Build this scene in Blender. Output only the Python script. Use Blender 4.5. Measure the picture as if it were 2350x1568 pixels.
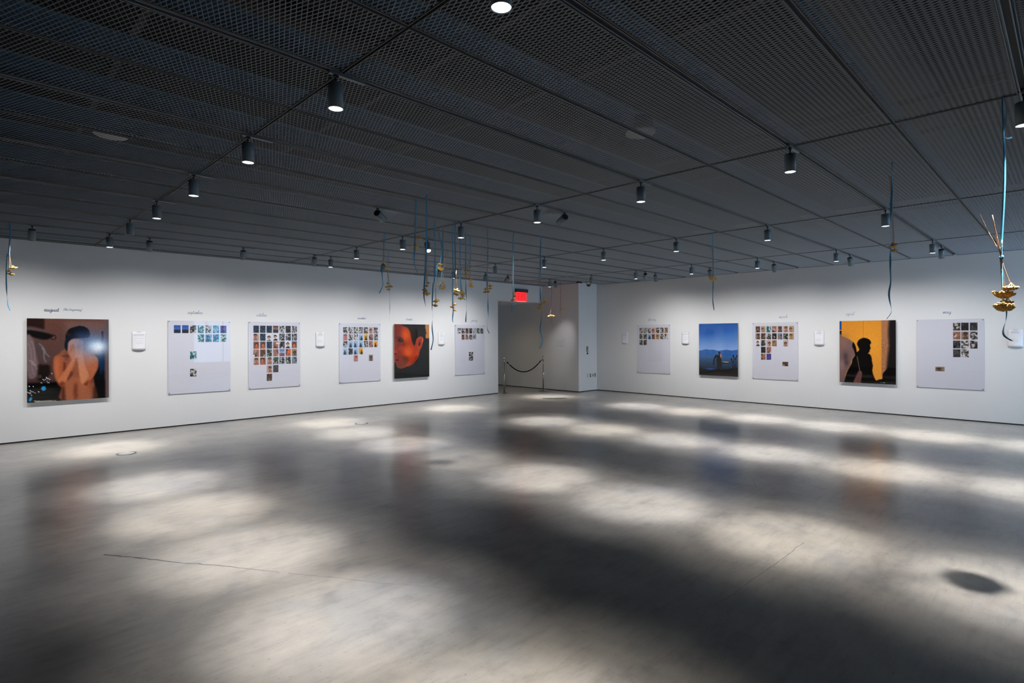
import bpy, bmesh, math, random
import numpy as np
from mathutils import Vector, Matrix
R = random.Random(7)
for o in list(bpy.data.objects): bpy.data.objects.remove(o, do_unlink=True)
S = bpy.context.scene
C = S.collection
PI = math.pi
# ------------------------------------------------------------------ measures (metres)
HC = 1.6                       # camera height
YL, XR, ZC = 11.263, 13.243, 3.0855      # picture wall on the left, picture wall on the right, mesh ceiling
XP, YP = 12.40, 9.87           # pier that closes the far corner
XO, ZO = 10.58, 2.58           # doorway: left edge, head height
XB, YB = -4.6, -3.6            # walls behind the camera
ZS = 4.25                      # slab above the mesh
COLX = [-4.72, -1.595, 1.531, 4.657, 7.783, 10.873, 13.243]   # cross joints
Y0, DY = 0.2193, 0.6772
TR = [Y0 + 2*DY*k for k in range(8)]     # eight light tracks, 7 = next to the left wall
# ------------------------------------------------------------------ camera
cd = bpy.data.cameras.new('camera'); cam = bpy.data.objects.new('camera', cd); C.objects.link(cam); S.camera = cam
F = 1277.07
cd.sensor_width = 36; cd.lens = F/2350*36; cd.shift_x = 0; cd.shift_y = -(784-771.06)/2350
cd.clip_start = .05; cd.clip_end = 100
yaw, roll = 0.791534, -0.0029117
f = Vector((math.cos(yaw), math.sin(yaw), 0)); r = Vector((math.sin(yaw), -math.cos(yaw), 0)); u = Vector((0, 0, 1))
c_, s_ = math.cos(roll), math.sin(roll)
r2 = r*c_ + u*s_; u2 = u*c_ - r*s_
m = Matrix((r2, u2, -f)).transposed().to_4x4(); m.translation = Vector((0, 0, HC)); cam.matrix_world = m
# ------------------------------------------------------------------ world, daylight, exposure
W = bpy.data.worlds.new('world'); S.world = W; W.use_nodes = True
W.node_tree.nodes['Background'].inputs[0].default_value = (.45, .62, 1, 1); W.node_tree.nodes['Background'].inputs[1].default_value = .6
def area(name, loc, rot, sx, sy, power, col):
    l = bpy.data.lights.new(name, 'AREA'); l.shape = 'RECTANGLE'; l.size = sx; l.size_y = sy; l.energy = power; l.color = col
    o = bpy.data.objects.new(name, l); C.objects.link(o); o.location = loc; o.rotation_euler = rot; return o
area('daylight', (8.1, YB-.25, 1.55), (PI/2+.15, 0, 0), 2.3, 2.1, 70, (.42, .70, 1))
area('daylight', (12.4, YB-.25, 1.5), (PI/2+.2, 0, 0), 1.3, 2.2, 210, (.50, .75, 1))      # extra blue daylight through an added, unseen corner window      # the first is sky light through the window behind the camera
S.view_settings.view_transform = 'Standard'; S.view_settings.look = 'None'; S.view_settings.gamma = 1
S.view_settings.use_curve_mapping = False; S.view_settings.exposure = 0
P_FLOOR, P_WALL = 630, 130
S.cycles.max_bounces = 6; S.cycles.diffuse_bounces = 4; S.cycles.glossy_bounces = 3; S.cycles.transparent_max_bounces = 10
S.cycles.caustics_reflective = False; S.cycles.caustics_refractive = False; S.cycles.sample_clamp_indirect = 4
# ------------------------------------------------------------------ materials
def lin(c): return [((x/12.92) if x <= .04045 else ((x+.055)/1.055)**2.4) for x in c]
def mat(name, col, rough=.5, metal=0, spec=.5, noise=0, nscale=20, bump=0, emis=0, ecol=None, coat=0):
    M = bpy.data.materials.new(name); M.use_nodes = True; nt = M.node_tree; b = nt.nodes['Principled BSDF']
    c = list(lin(col))+[1]
    b.inputs['Base Color'].default_value = c; b.inputs['Roughness'].default_value = rough; b.inputs['Metallic'].default_value = metal
    b.inputs['Specular IOR Level'].default_value = spec
    if coat: b.inputs['Coat Weight'].default_value = coat; b.inputs['Coat Roughness'].default_value = .04
    if emis: b.inputs['Emission Color'].default_value = (*(ecol or c[:3]), 1); b.inputs['Emission Strength'].default_value = emis
    tc = nt.nodes.new('ShaderNodeTexCoord'); n = nt.nodes.new('ShaderNodeTexNoise'); n.inputs['Scale'].default_value = nscale; n.inputs['Detail'].default_value = 4
    nt.links.new(tc.outputs['Object'], n.inputs['Vector'])
    mr = nt.nodes.new('ShaderNodeMapRange'); k = noise or .02
    mr.inputs['To Min'].default_value = 1-k; mr.inputs['To Max'].default_value = 1+k
    nt.links.new(n.outputs['Fac'], mr.inputs['Value'])
    vm = nt.nodes.new('ShaderNodeVectorMath'); vm.operation = 'SCALE'; vm.inputs[0].default_value = c[:3]
    nt.links.new(mr.outputs['Result'], vm.inputs['Scale']); nt.links.new(vm.outputs[0], b.inputs['Base Color'])
    if bump:
        bp = nt.nodes.new('ShaderNodeBump'); bp.inputs['Strength'].default_value = bump; bp.inputs['Distance'].default_value = .002
        nt.links.new(n.outputs['Fac'], bp.inputs['Height']); nt.links.new(bp.outputs['Normal'], b.inputs['Normal'])
    return M
M = {}
M['wall'] = mat('wall_paint', (.88, .88, .885), .65, spec=.3, noise=.012, nscale=1.3)
M['gap'] = mat('shadow_gap', (.10, .10, .09), .8)
M['slab'] = mat('slab_dark', (.08, .08, .085), .9, noise=.2, nscale=2)
M['mesh'] = mat('mesh_grey_daylit', (.525, .56, .60), .6, spec=.3)  # grey paint tinted blue to stand in for cool daylight
M['frame'] = mat('frame_grey', (.36, .37, .38), .5)
M['rail'] = mat('rail_grey_daylit', (.34, .38, .41), .4)  # bluish cast of the daylight mixed into the rail grey
M['black'] = mat('slot_black', (.02, .02, .022), .7)
M['chan'] = mat('channel_daylit_blue', (.34, .48, .58), .6)  # blue daylight on the channel sides is painted into this colour
M['duct'] = mat('duct_grey', (.25, .25, .25), .6)
M['lamp'] = mat('lamp_grey_daylit', (.36, .42, .46), .45)  # grey shifted towards blue, daylight tint put into the body colour
M['lampd'] = mat('lamp_dark', (.12, .12, .13), .5)
M['lens'] = mat('lens_lit', (1, 1, 1), .4, emis=7, ecol=(.93, .96, 1))
M['lensoff'] = mat('lens_off', (.1, .1, .1), .2)
M['chrome'] = mat('chrome', (.75, .74, .72), .13, metal=1)
M['rope'] = mat('rope_black', (.03, .03, .03), .95, spec=.1)
M['ribbon'] = mat('ribbon_blue', (.27, .58, .74), .45, spec=.6, noise=.1, nscale=60)
M['ribbonp'] = mat('ribbon_pale', (.45, .43, .45), .6)
M['stem'] = mat('stem_dry', (.76, .62, .50), .8, noise=.25, nscale=90)
M['flower'] = mat('flower_gold', (.90, .72, .38), .85, noise=.45, nscale=140, bump=.4)
M['paper'] = mat('paper_white', (.86, .86, .90), .5)
M['sheet'] = mat('sheet_white', (.90, .90, .92), .6)
M['print'] = mat('print_grey', (.66, .66, .72), .7)
M['ink'] = mat('ink_blue', (.42, .55, .74), .7)
M['ink2'] = mat('ink_grey', (.42, .44, .50), .7)
M['side'] = mat('panel_edge', (.70, .68, .62), .6)
M['metal'] = mat('steel', (.45, .45, .45), .35, metal=.8)
M['plastic'] = mat('plastic_white', (.78, .78, .77), .45)
M['plate'] = mat('plate_grey', (.62, .62, .63), .45)
M['dome'] = mat('dome_black', (.02, .02, .02), .08, coat=.5)
M['red'] = mat('exit_red', (.9, .08, .10), .4, emis=1.1, ecol=(1, .02, .035))
M['redhot'] = mat('exit_redhot', (1, .3, .25), .4, emis=1.8, ecol=(1, .16, .12))
M['redtxt'] = mat('exit_letter', (.5, .05, .05), .5, emis=.42, ecol=(.75, .03, .03))
M['exitbox'] = mat('exit_box', (.27, .25, .25), .5)
M['lid'] = mat('lid_steel', (.72, .72, .72), .3, metal=.6)
M['crack'] = mat('crack_dark', (.30, .32, .34), .9)
M['spotl'] = mat('downlight_lit', (1, 1, 1), .4, emis=4)
def attr_mat(name, coat=0, rough=.5):
    m_ = bpy.data.materials.new(name); m_.use_nodes = True; nt = m_.node_tree; b = nt.nodes['Principled BSDF']
    a = nt.nodes.new('ShaderNodeAttribute'); a.attribute_name = 'Col'; nt.links.new(a.outputs['Color'], b.inputs['Base Color'])
    b.inputs['Roughness'].default_value = rough
    if coat: b.inputs['Specular IOR Level'].default_value = .1; b.inputs['Coat Weight'].default_value = .8; b.inputs['Coat Roughness'].default_value = .03
    return m_
M['photo'] = attr_mat('photo_print', 0, .45); M['art'] = attr_mat('photo_glossy', 1, .35)
def glaze():
    m_ = bpy.data.materials.new('acrylic'); m_.use_nodes = True; nt = m_.node_tree; nt.nodes.clear()
    out = nt.nodes.new('ShaderNodeOutputMaterial'); mx = nt.nodes.new('ShaderNodeMixShader'); t = nt.nodes.new('ShaderNodeBsdfTransparent')
    g = nt.nodes.new('ShaderNodeBsdfGlossy'); g.inputs['Roughness'].default_value = .02; fr = nt.nodes.new('ShaderNodeFresnel'); fr.inputs['IOR'].default_value = 1.49
    t.inputs[0].default_value = (.985, .985, .99, 1)
    ge = nt.nodes.new('ShaderNodeNewGeometry'); iv = nt.nodes.new('ShaderNodeMath'); iv.operation = 'SUBTRACT'; iv.inputs[0].default_value = 1; nt.links.new(ge.outputs['Backfacing'], iv.inputs[1])
    ml = nt.nodes.new('ShaderNodeMath'); ml.operation = 'MULTIPLY'; nt.links.new(fr.outputs[0], ml.inputs[0]); nt.links.new(iv.outputs[0], ml.inputs[1]); nt.links.new(ml.outputs[0], mx.inputs[0]); nt.links.new(t.outputs[0], mx.inputs[1]); nt.links.new(g.outputs[0], mx.inputs[2]); nt.links.new(mx.outputs[0], out.inputs[0]); return m_
M['glass'] = glaze()
def concrete():
    m_ = bpy.data.materials.new('polished_concrete'); m_.use_nodes = True; nt = m_.node_tree; b = nt.nodes['Principled BSDF']; N = nt.nodes.new; L = nt.links.new
    tc = N('ShaderNodeTexCoord')
    def noise(sc, det=6, rough=.6, dist=0, vec=None):
        n = N('ShaderNodeTexNoise'); n.inputs['Scale'].default_value = sc; n.inputs['Detail'].default_value = det; n.inputs['Roughness'].default_value = rough; n.inputs['Distortion'].default_value = dist
        L(vec or tc.outputs['Object'], n.inputs['Vector']); return n.outputs['Fac']
    def ramp(v, pts):
        q = N('ShaderNodeValToRGB'); e = q.color_ramp.elements
        e[0].position, e[0].color = pts[0][0], (*pts[0][1], 1); e[1].position, e[1].color = pts[-1][0], (*pts[-1][1], 1)
        for p_, c in pts[1:-1]: z = e.new(p_); z.color = (*c, 1)
        L(v, q.inputs[0]); return q.outputs[0]
    def mul(a, b_, fac=1):
        q = N('ShaderNodeMixRGB'); q.blend_type = 'MULTIPLY'; q.inputs[0].default_value = fac; L(a, q.inputs[1]); L(b_, q.inputs[2]); return q.outputs[0]
    def mapped(rot, sy):
        mp = N('ShaderNodeMapping'); mp.inputs['Scale'].default_value = (1, sy, 1); mp.inputs['Rotation'].default_value = (0, 0, rot); L(tc.outputs['Object'], mp.inputs['Vector']); return mp.outputs[0]
    base = ramp(noise(.55, 9, .62, .3), [(.33, (.225, .226, .228)), (.46, (.292, .274, .250)), (.58, (.318, .302, .280)), (.72, (.352, .336, .314))])
    mid = ramp(noise(2.6, 10, .68, .15), [(.30, (.66, .665, .68)), (.46, (.92, .92, .925)), (.68, (1.08, 1.08, 1.07))])
    streak = ramp(noise(3.2, 10, .72, .1, mapped(.55, 5)), [(.28, (.68, .69, .70)), (.5, (1, 1, 1)), (.75, (1.09, 1.09, 1.08))])
    spots = ramp(noise(1.1, 2, .5), [(.19, (.60, .60, .60)), (.22, (1, 1, 1))])
    pits = ramp(noise(20, 4, .62, .3, mapped(.45, 5.5)), [(.30, (.38, .37, .36)), (.35, (1, 1, 1))])
    pits2 = ramp(noise(46, 2, .5, 0, mapped(-.5, 3)), [(.215, (.45, .45, .45)), (.26, (1, 1, 1))])
    L(mul(mul(mul(mul(mul(base, mid), streak, .8), spots), pits, .9), pits2, .9), b.inputs['Base Color'])
    rr = N('ShaderNodeMapRange'); rr.inputs['From Min'].default_value = .1; rr.inputs['From Max'].default_value = .9; rr.inputs['To Min'].default_value = .278; rr.inputs['To Max'].default_value = .36
    L(noise(1.7, 5, .6), rr.inputs['Value']); L(rr.outputs[0], b.inputs['Roughness'])
    bp = N('ShaderNodeBump'); bp.inputs['Strength'].default_value = .02; bp.inputs['Distance'].default_value = .003; L(noise(5, 4, .5), bp.inputs['Height']); L(bp.outputs[0], b.inputs['Normal'])
    b.inputs['Specular IOR Level'].default_value = .5; b.inputs['Coat Weight'].default_value = .35; b.inputs['Coat Roughness'].default_value = .17; b.inputs['Coat IOR'].default_value = 1.45
    return m_
M['floor'] = concrete()
# ------------------------------------------------------------------ builders
def obj(name, bm, m_, parent=None, smooth=False, loc=None):
    me = bpy.data.meshes.new(name); bm.to_mesh(me); bm.free()
    if smooth:
        for p_ in me.polygons: p_.use_smooth = True
    me.materials.append(M[m_] if isinstance(m_, str) else m_)
    o = bpy.data.objects.new(name, me); C.objects.link(o)
    if parent: o.parent = parent
    if loc: o.location = loc
    return o
def inst(name, me, parent=None, loc=(0, 0, 0), rot=None, scale=None):
    o = bpy.data.objects.new(name, me); C.objects.link(o)
    if parent: o.parent = parent
    o.location = loc
    if rot: o.rotation_euler = rot
    if scale: o.scale = scale
    return o
def thing(name, label, cat, loc=(0, 0, 0), rz=0, group=None):
    o = bpy.data.objects.new(name, None); C.objects.link(o); o.location = loc; o.rotation_euler = (0, 0, rz); o.empty_display_size = .1
    o['label'] = label; o['category'] = cat
    if group: o['group'] = group
    return o
def tag(o, label, cat, group=None):
    o['label'] = label; o['category'] = cat
    if group: o['group'] = group
    return o
def bx(bm, x0, x1, y0, y1, z0, z1):
    v = [bm.verts.new((x, y, z)) for x in (x0, x1) for y in (y0, y1) for z in (z0, z1)]
    for q in ((0, 1, 3, 2), (4, 6, 7, 5), (0, 4, 5, 1), (2, 3, 7, 6), (0, 2, 6, 4), (1, 5, 7, 3)): bm.faces.new([v[i] for i in q])
    return bm
def box(*a): return bx(bmesh.new(), *a)
def lathe(bm, prof, n=24, z0=0, cx=0, cy=0, caps=True):
    rings = []
    for rr, z in prof: rings.append([bm.verts.new((cx+rr*math.cos(2*PI*i/n), cy+rr*math.sin(2*PI*i/n), z+z0)) for i in range(n)])
    for a, b in zip(rings, rings[1:]):
        for i in range(n): bm.faces.new((a[i], a[(i+1) % n], b[(i+1) % n], b[i]))
    if caps:
        bm.faces.new(rings[0][::-1]); bm.faces.new(rings[-1])
    return bm
def tube(bm, pts, rad, n=6, taper=1):
    pts = [Vector(p_) for p_ in pts]; rings = []
    for i, p_ in enumerate(pts):
        t = (pts[min(i+1, len(pts)-1)] - pts[max(i-1, 0)]).normalized()
        a = t.orthogonal().normalized() if abs(t.z) < .9 else Vector((1, 0, 0)); a = (a - t*a.dot(t)).normalized(); b = t.cross(a)
        q = rad*(1 + (taper-1)*i/(len(pts)-1))
        rings.append([bm.verts.new(p_ + (a*math.cos(2*PI*k/n) + b*math.sin(2*PI*k/n))*q) for k in range(n)])
    for a, b in zip(rings, rings[1:]):
        for k in range(n): bm.faces.new((a[k], a[(k+1) % n], b[(k+1) % n], b[k]))
    bm.faces.new(rings[0][::-1]); bm.faces.new(rings[-1]); return bm
def catmull(pts, n=6):
    P = [Vector(p_) for p_ in pts]; P = [P[0]*2-P[1]] + P + [P[-1]*2-P[-2]]; out = []
    for i in range(1, len(P)-2):
        for k in range(n):
            t = k/n; a, b, c, d = P[i-1], P[i], P[i+1], P[i+2]
            out.append(.5*((2*b) + (c-a)*t + (2*a-5*b+4*c-d)*t*t + (3*b-a-3*c+d)*t**3))
    out.append(P[-2]); return out
def struct(name, bm, m_, **k):
    o = obj(name, bm, m_, **k); o['kind'] = 'structure'; return o
# ------------------------------------------------------------------ setting
floor = struct('floor', box(XB-.2, XR+.3, YB-.2, 13.6, -.15, 0), 'floor')
G = .02
WX0, WX1, WZ0, WZ1 = 6.9, 9.3, .45, 2.70
QX0, QX1 = 11.72, 13.08
bm = box(XB, XO, YL, YL+.15, G, ZS); bx(bm, XO, XP, YL, YL+.15, ZO, ZS); struct('wall_left', bm, 'wall')
struct('wall_right', box(XR, XR+.15, YB, YP, G, ZS), 'wall')
struct('wall_end', box(XP, XR+.15, YP, 13.4, G, ZS), 'wall')
struct('wall_hall', box(8.2, XP, 13.25, 13.4, G, ZO+.1), 'wall')
struct('wall_hall_side', box(8.05, 8.2, YL+.15, 13.4, G, ZO+.1), 'wall')
struct('ceiling_hall', box(8.2, XP, YL+.15, 13.25, ZO, ZO+.1), 'wall')
bm = box(XB, WX0, YB-.15, YB, G, ZS); bx(bm, WX1, QX0, YB-.15, YB, G, ZS); bx(bm, QX1, XR+.15, YB-.15, YB, G, ZS); bx(bm, QX0, QX1, YB-.15, YB, G, WZ0); bx(bm, QX0, QX1, YB-.15, YB, WZ1, ZS); bx(bm, WX0, WX1, YB-.15, YB, G, WZ0); bx(bm, WX0, WX1, YB-.15, YB, WZ1, ZS)
struct('wall_back', bm, 'wall')
struct('wall_rear_side', box(XB-.15, XB, YB-.15, YL+.15, G, ZS), 'wall')
for nm, A0, A1 in (('window_1', WX0, WX1), ('window_added', QX0, QX1)):  # second window is made up, unseen, placed to add blue light
    bm = bmesh.new(); mid = (A0+A1)/2
    for x0, x1, z0, z1 in ((A0, A0+.05, WZ0, WZ1), (A1-.05, A1, WZ0, WZ1), (A0, A1, WZ0, WZ0+.05), (A0, A1, WZ1-.05, WZ1), (mid-.02, mid+.02, WZ0, WZ1)): bx(bm, x0, x1, YB-.1, YB-.05, z0, z1)
    w1 = struct(nm, bm, 'rail')
    for x0, x1 in ((A0+.05, mid-.02), (mid+.02, A1-.05)): obj('pane', box(x0, x1, YB-.08, YB-.074, WZ0+.05, WZ1-.05), 'glass', w1)
for nm, a in (('baseboard_left', (XB, XO-.012, YL+.012, YL+.14, 0, G)), ('baseboard_right', (XR+.012, XR+.14, YB, YP, 0, G)), ('baseboard_end', (XP+.012, XR+.012, YP+.012, 13.3, 0, G)),
              ('baseboard_hall', (8.2, XP+.012, 13.262, 13.38, 0, G)), ('baseboard_back', (XB, XR, YB-.14, YB-.012, 0, G)), ('baseboard_rear', (XB-.14, XB-.012, YB, YL, 0, G))):
    struct(nm, box(*a), 'gap')
# ceiling: slab with the mesh panels below it
ceil_ = struct('ceiling', box(XB-.15, XR+.15, YB-.15, 13.4, ZS, ZS+.2), 'slab')
CW, CH = .02500, .06156       # diamond of the expanded metal
def mesh_infill(lx, ly, ox):
    """expanded metal: slanted strands between bond points, one quad each"""
    nx = int(round(lx/CW)); ny = max(1, int(round(ly/CH))); cw, ch = lx/nx, ly/ny
    V, Fc = [], []
    wx, wz = .0021, .0014      # half width of a strand, tilted so it closes when seen along +X
    def node(i, j): return (i*cw/2, j*ch/2)
    for j in range(2*ny):
        for i in range(2*nx+1):
            if (i+j) % 2: continue
            for d in (-1, 1):
                if not 0 <= i+d <= 2*nx: continue
                x, y = node(i, j); x2, y2 = node(i+d, j+1); n = len(V)
                V += [(x+wx, y, -wz), (x-wx, y, wz), (x2-wx, y2, wz), (x2+wx, y2, -wz)]; Fc.append((n, n+1, n+2, n+3))
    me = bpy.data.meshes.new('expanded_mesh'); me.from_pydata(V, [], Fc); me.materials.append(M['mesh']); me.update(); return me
def panel_frame(lx, ly):
    t, h = .004, .012
    bm = bmesh.new()
    for a in ((0, lx, 0, t), (0, lx, ly-t, ly), (0, t, t, ly-t), (lx-t, lx, t, ly-t)): bx(bm, a[0], a[1], a[2], a[3], 0, h)
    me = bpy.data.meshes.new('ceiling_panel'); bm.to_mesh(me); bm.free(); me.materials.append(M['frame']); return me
cache = {}
rows = []
j = -5
while True:
    ya, yb = Y0 + j*DY, Y0 + (j+1)*DY
    ga = .028 if j % 2 == 0 else .010; gb = .010 if j % 2 == 0 else .028
    if ya + ga > YL-.05: break
    rows.append((ya+ga, min(yb-gb, YL-.006))); j += 1
for c in range(6):
    for ya, yb in rows:
        xa, xb = COLX[c]+.008, COLX[c+1]-.008
        if c == 5: xb = XR-.006
        if c == 5 and yb > YP: xb = XP-.006
        if c == 0: xa = XB+.006
        k = (round(xb-xa, 3), round(yb-ya, 3))
        if k not in cache: cache[k] = (panel_frame(*k), mesh_infill(k[0], k[1], 0))
        p_ = inst('ceiling_panel', cache[k][0], ceil_, (xa, ya, ZC))
        q = inst('expanded_mesh', cache[k][1], p_, (0, 0, .007)); q['kind'] = 'stuff'
# plenum: channels on every long joint, struts across, ducts
def chan_mesh(L_):
    bm = box(0, L_, -.002, .002, 0, .12); bx(bm, 0, L_, -.045, .002, .12, .124); bx(bm, 0, L_, -.02, .002, 0, .003)
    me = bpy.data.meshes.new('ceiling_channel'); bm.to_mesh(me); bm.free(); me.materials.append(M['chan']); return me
chm = chan_mesh(XR-XB-.02)
for j in range(-5, 17):
    y = Y0 + j*DY
    if YB < y < YL-.03: inst('ceiling_channel', chm, ceil_, (XB+.01, y+.035, ZC+.03))
bm = box(-.02, .02, YB+.02, YL-.02, 0, .04); sm = bpy.data.meshes.new('cross_strut'); bm.to_mesh(sm); bm.free(); sm.materials.append(M['duct'])
for x in COLX[:-1]: obj('joint_strip', box(x-.007, x+.007, YB+.01, YL-.01, .010, .020), 'black', ceil_, loc=(0, 0, ZC))
for j in range(-5, 17, 2):
    if YB < Y0+j*DY < YL-.03: obj('joint_strip', box(XB+.01, XR-.01, -.008, .008, .010, .018), 'black', ceil_, loc=(0, Y0+j*DY, ZC))
for x, z in ((-3.1, .35), (-1.5, .35), (0, .36), (.75, .36), (2.3, .36), (3.1, .33), (5.4, .36), (6.3, .36), (8.6, .36), (10.0, .36), (12, .36)):
    inst('cross_strut', sm, ceil_, (x, 0, ZC+z))
for k, (y, rr, z) in enumerate(((1.0, .16, .62), (3.5, .10, .55), (6.4, .20, .68), (9.2, .12, .58))):
    bm = bmesh.new(); tube(bm, [(XB+.02, y, ZC+z), (XR-.02, y, ZC+z)], rr, 16); obj('duct', bm, 'duct', ceil_, True)
for k, (x, rr) in enumerate(((-.6, .05), (4.0, .06), (7.0, .05))):
    bm = bmesh.new(); tube(bm, [(x, YB+.02, ZC+.95), (x, YL-.02, ZC+.95)], rr, 10); obj('pipe', bm, 'duct', ceil_, True)
# round speaker grilles lying just above the mesh
def disc(bm, rr, h, n=28): return lathe(bm, [(rr*.9, 0), (rr, h*.3), (rr, h), (rr*.6, h*1.6)], n)
for x, y, lab in ((3.64, 2.30, 'round pale ceiling speaker behind the mesh, near the middle of the ceiling'), (.80, 5.11, 'round pale ceiling speaker behind the mesh at the upper left')):
    t = thing('ceiling_speaker', lab, 'speaker', (x, y, ZC+.03), 0, 'ceiling speakers behind the mesh')
    obj('grille', disc(bmesh.new(), .11, .02), 'plastic', t, True)
    obj('back_can', lathe(bmesh.new(), [(.09, .03), (.09, .12), (.05, .14)], 20), 'duct', t, True)
# ------------------------------------------------------------------ light tracks
ORD = ['first', 'second', 'third', 'fourth', 'fifth', 'sixth', 'seventh', 'eighth']
def fromleft(k): return ORD[7-k]
XE = [13.0]*7 + [12.3]
for k in range(8):
    t = thing('light_track', 'long grey ceiling light track, %s of eight counted from the left wall' % fromleft(k), 'light track', (0, TR[k], ZC), 0, 'ceiling light tracks')
    x0, x1 = XB+.03, XE[k]
    bm = box(x0, x1, -.014, .014, .010, .030); obj('track_body', bm, 'black', t)
    for s in (-1, 1):
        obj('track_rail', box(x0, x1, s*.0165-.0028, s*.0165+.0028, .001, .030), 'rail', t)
    obj('end_cap', box(x1, x1+.012, -.02, .02, -.005, .03), 'lampd', t)
# ------------------------------------------------------------------ spotlights
def mk(fn):
    bm = bmesh.new(); fn(bm); me = bpy.data.meshes.new('part'); bm.to_mesh(me); bm.free(); return me
BR, BL = .0425, .142
def body_(bm): lathe(bm, [(.036, -.010), (.0385, -.002), (BR, 0), (BR, .0015), (BR, BL-.004), (BR-.003, BL)], 28); 
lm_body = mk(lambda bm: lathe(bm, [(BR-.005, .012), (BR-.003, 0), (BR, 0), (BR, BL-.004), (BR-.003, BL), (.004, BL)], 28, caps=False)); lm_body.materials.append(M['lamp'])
lm_lens = mk(lambda bm: lathe(bm, [(.001, .0035), (BR-.0042, .0035), (BR-.0042, .006), (.001, .006)], 28)); 
lens_on = lm_lens.copy(); lens_on.materials.append(M['lens']); lens_off = lm_lens.copy(); lens_off.materials.append(M['lensoff'])
lm_fin = mk(lambda bm: [lathe(bm, [(BR-.004, BL+.003+.004*i), (BR-.004, BL+.005+.004*i)], 20) for i in range(2)]); lm_fin.materials.append(M['lampd'])
lm_stem = mk(lambda bm: (lathe(bm, [(.0055, -.056), (.0055, -.018)], 10), bx(bm, -.014, .014, -.009, .009, -.022, -.004))); lm_stem.materials.append(M['lampd'])
lm_adp = mk(lambda bm: bx(bm, -.11, .11, -.0125, .0125, -.008, .009)); lm_adp.materials.append(M['rail'])
for me in (lm_body, ):
    for p_ in me.polygons: p_.use_smooth = True
def spot(x, y, label, aim=None, lit=True, power=None, size=31, blend=1.0, wide=0, col=(1, .985, .97)):
    t = thing('track_spotlight', label, 'spotlight', (x, y, ZC-.004), 0, 'ceiling track spotlights')
    inst('adapter', lm_adp, t, (.07, 0, 0)); inst('stem', lm_stem, t)
    pv = Vector((0, 0, -.056))
    if aim is None: q = Matrix.Identity(3)
    else:
        d = (Vector(aim) - Vector((x, y, ZC-.06))).normalized(); q = (-d).to_track_quat('Z', 'Y').to_matrix()
    rot = q.to_euler(); tilt = q @ Vector((0, 0, 1)); off = q @ Vector((0, 0, -BL-.002))
    bp = pv + off
    if aim is not None: bp = pv + off*.93 + Vector((0, 0, -.012))
    b = inst('lamp_body', lm_body, t, bp, rot); inst('cooling_fins', lm_fin, t, bp, rot) if aim is not None else None
    ln = inst('lens', lens_on if lit else lens_off, t, bp, rot)
    if lit:
        l = bpy.data.lights.new('spot', 'SPOT'); l.energy = power; l.spot_size = math.radians(size); l.spot_blend = blend; l.shadow_soft_size = .03; l.color = col
        lo = bpy.data.objects.new('beam', l); C.objects.link(lo); lo.parent = t; lo.location = bp + tilt*-.004; lo.rotation_euler = rot
        if wide:
            l2 = l.copy(); l2.energy = wide; l2.spot_size = math.radians(51); lo2 = bpy.data.objects.new('beam', l2); C.objects.link(lo2); lo2.parent = t; lo2.location = lo.location; lo2.rotation_euler = rot
    return t
ROW = {2: ('A', 'nearest cross joint'), 3: ('B', 'second cross joint'), 4: ('C', 'third cross joint'), 5: ('D', 'fourth cross joint')}
OFF = {(2, 6), (4, 6), (5, 6)}
WARM = [(1, .96, .92), (1, .94, .86), (1, .97, .95)]
for ci in (2, 3, 4, 5):
    for k in range(8):
        if ci == 5 and k == 0: pass
        x = COLX[ci] - (.03 if ci == 2 else .02); y = TR[k]
        if ci == 5 and k >= 6: x, y = 10.98, TR[k]
        if ci == 3 and k == 7: x = 4.86
        lit = (ci, k) not in OFF
        lab = '%s grey spotlight hanging straight down, %s track from left wall, %s' % ('lit' if lit else 'unlit', fromleft(k), ROW[ci][1])
        pw = P_FLOOR*(1 if ci == 2 else (.95 if ci == 3 else 1.05))
        if (ci, k) == (3, 4): pw *= .45
        spot(x, y, lab, None, lit, pw, wide=pw*.42, col=WARM[(ci*3+k) % 3])
LWX = [.66, 1.99, 3.32, 4.55, 5.98, 7.37, 8.72]
for i, x in enumerate(LWX):
    spot(x, TR[7], 'grey spotlight tilted at the left wall, %s from the left in its row' % ORD[i], (x+(.12 if i % 2 else -.1), TR[7]+1.2, 0), True, P_WALL, 134, 1)
spot(9.45, TR[7], 'grey cylinder spotlight tilted towards the wall above the exit doorway', (9.2, YL, 1.2), True, P_WALL*.35, 100, 1)
for i, k in enumerate((1, 2, 3, 4, 5)):
    spot(11.68, TR[k], 'grey spotlight tilted at the right wall, %s from the right in its row' % ORD[i], (11.68+1.2, TR[k]+(.15, -.1, .1, 0, .1)[i], 0), True, P_WALL*(.8 if i == 0 else .98), 134, 1)
spot(11.68, TR[0], 'grey cylinder spotlight tilted at the right wall beyond the picture edge', (12.9, .35, 0), True, P_WALL*.5, 122, 1)
spot(11.25, TR[5], 'grey spotlight tilted at the right wall, close beside another on the third track', (XR, 8.3, .3), True, P_WALL*.4, 112, 1)
spot(-.7, TR[7], 'grey cylinder spotlight tilted at the left wall beyond the picture edge', (-.7, TR[7]+1.2, 0), True, P_WALL, 134, 1)
spot(11.2, TR[7], 'grey cylinder spotlight aimed at the wall text in the far corner', (XP, 10.5, 1.35), True, 45, 36, 1)
spot(3.40, TR[4], 'grey cylinder spotlight tilted steeply to the right, fourth track from the left wall', (9.4, 8.6, .55), True, 60, 26, 1)
spot(5.12, TR[3], 'grey cylinder spotlight tilted steeply to the left, fifth track from the left wall', (7.1, 10.3, .9), True, 50, 26, 1)
spot(5.08, TR[5], 'bright spotlight tilted so its lit face shows behind the hanging ribbons', (4.75, 6.1, 1.4), True, 60, 34, 1)
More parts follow.
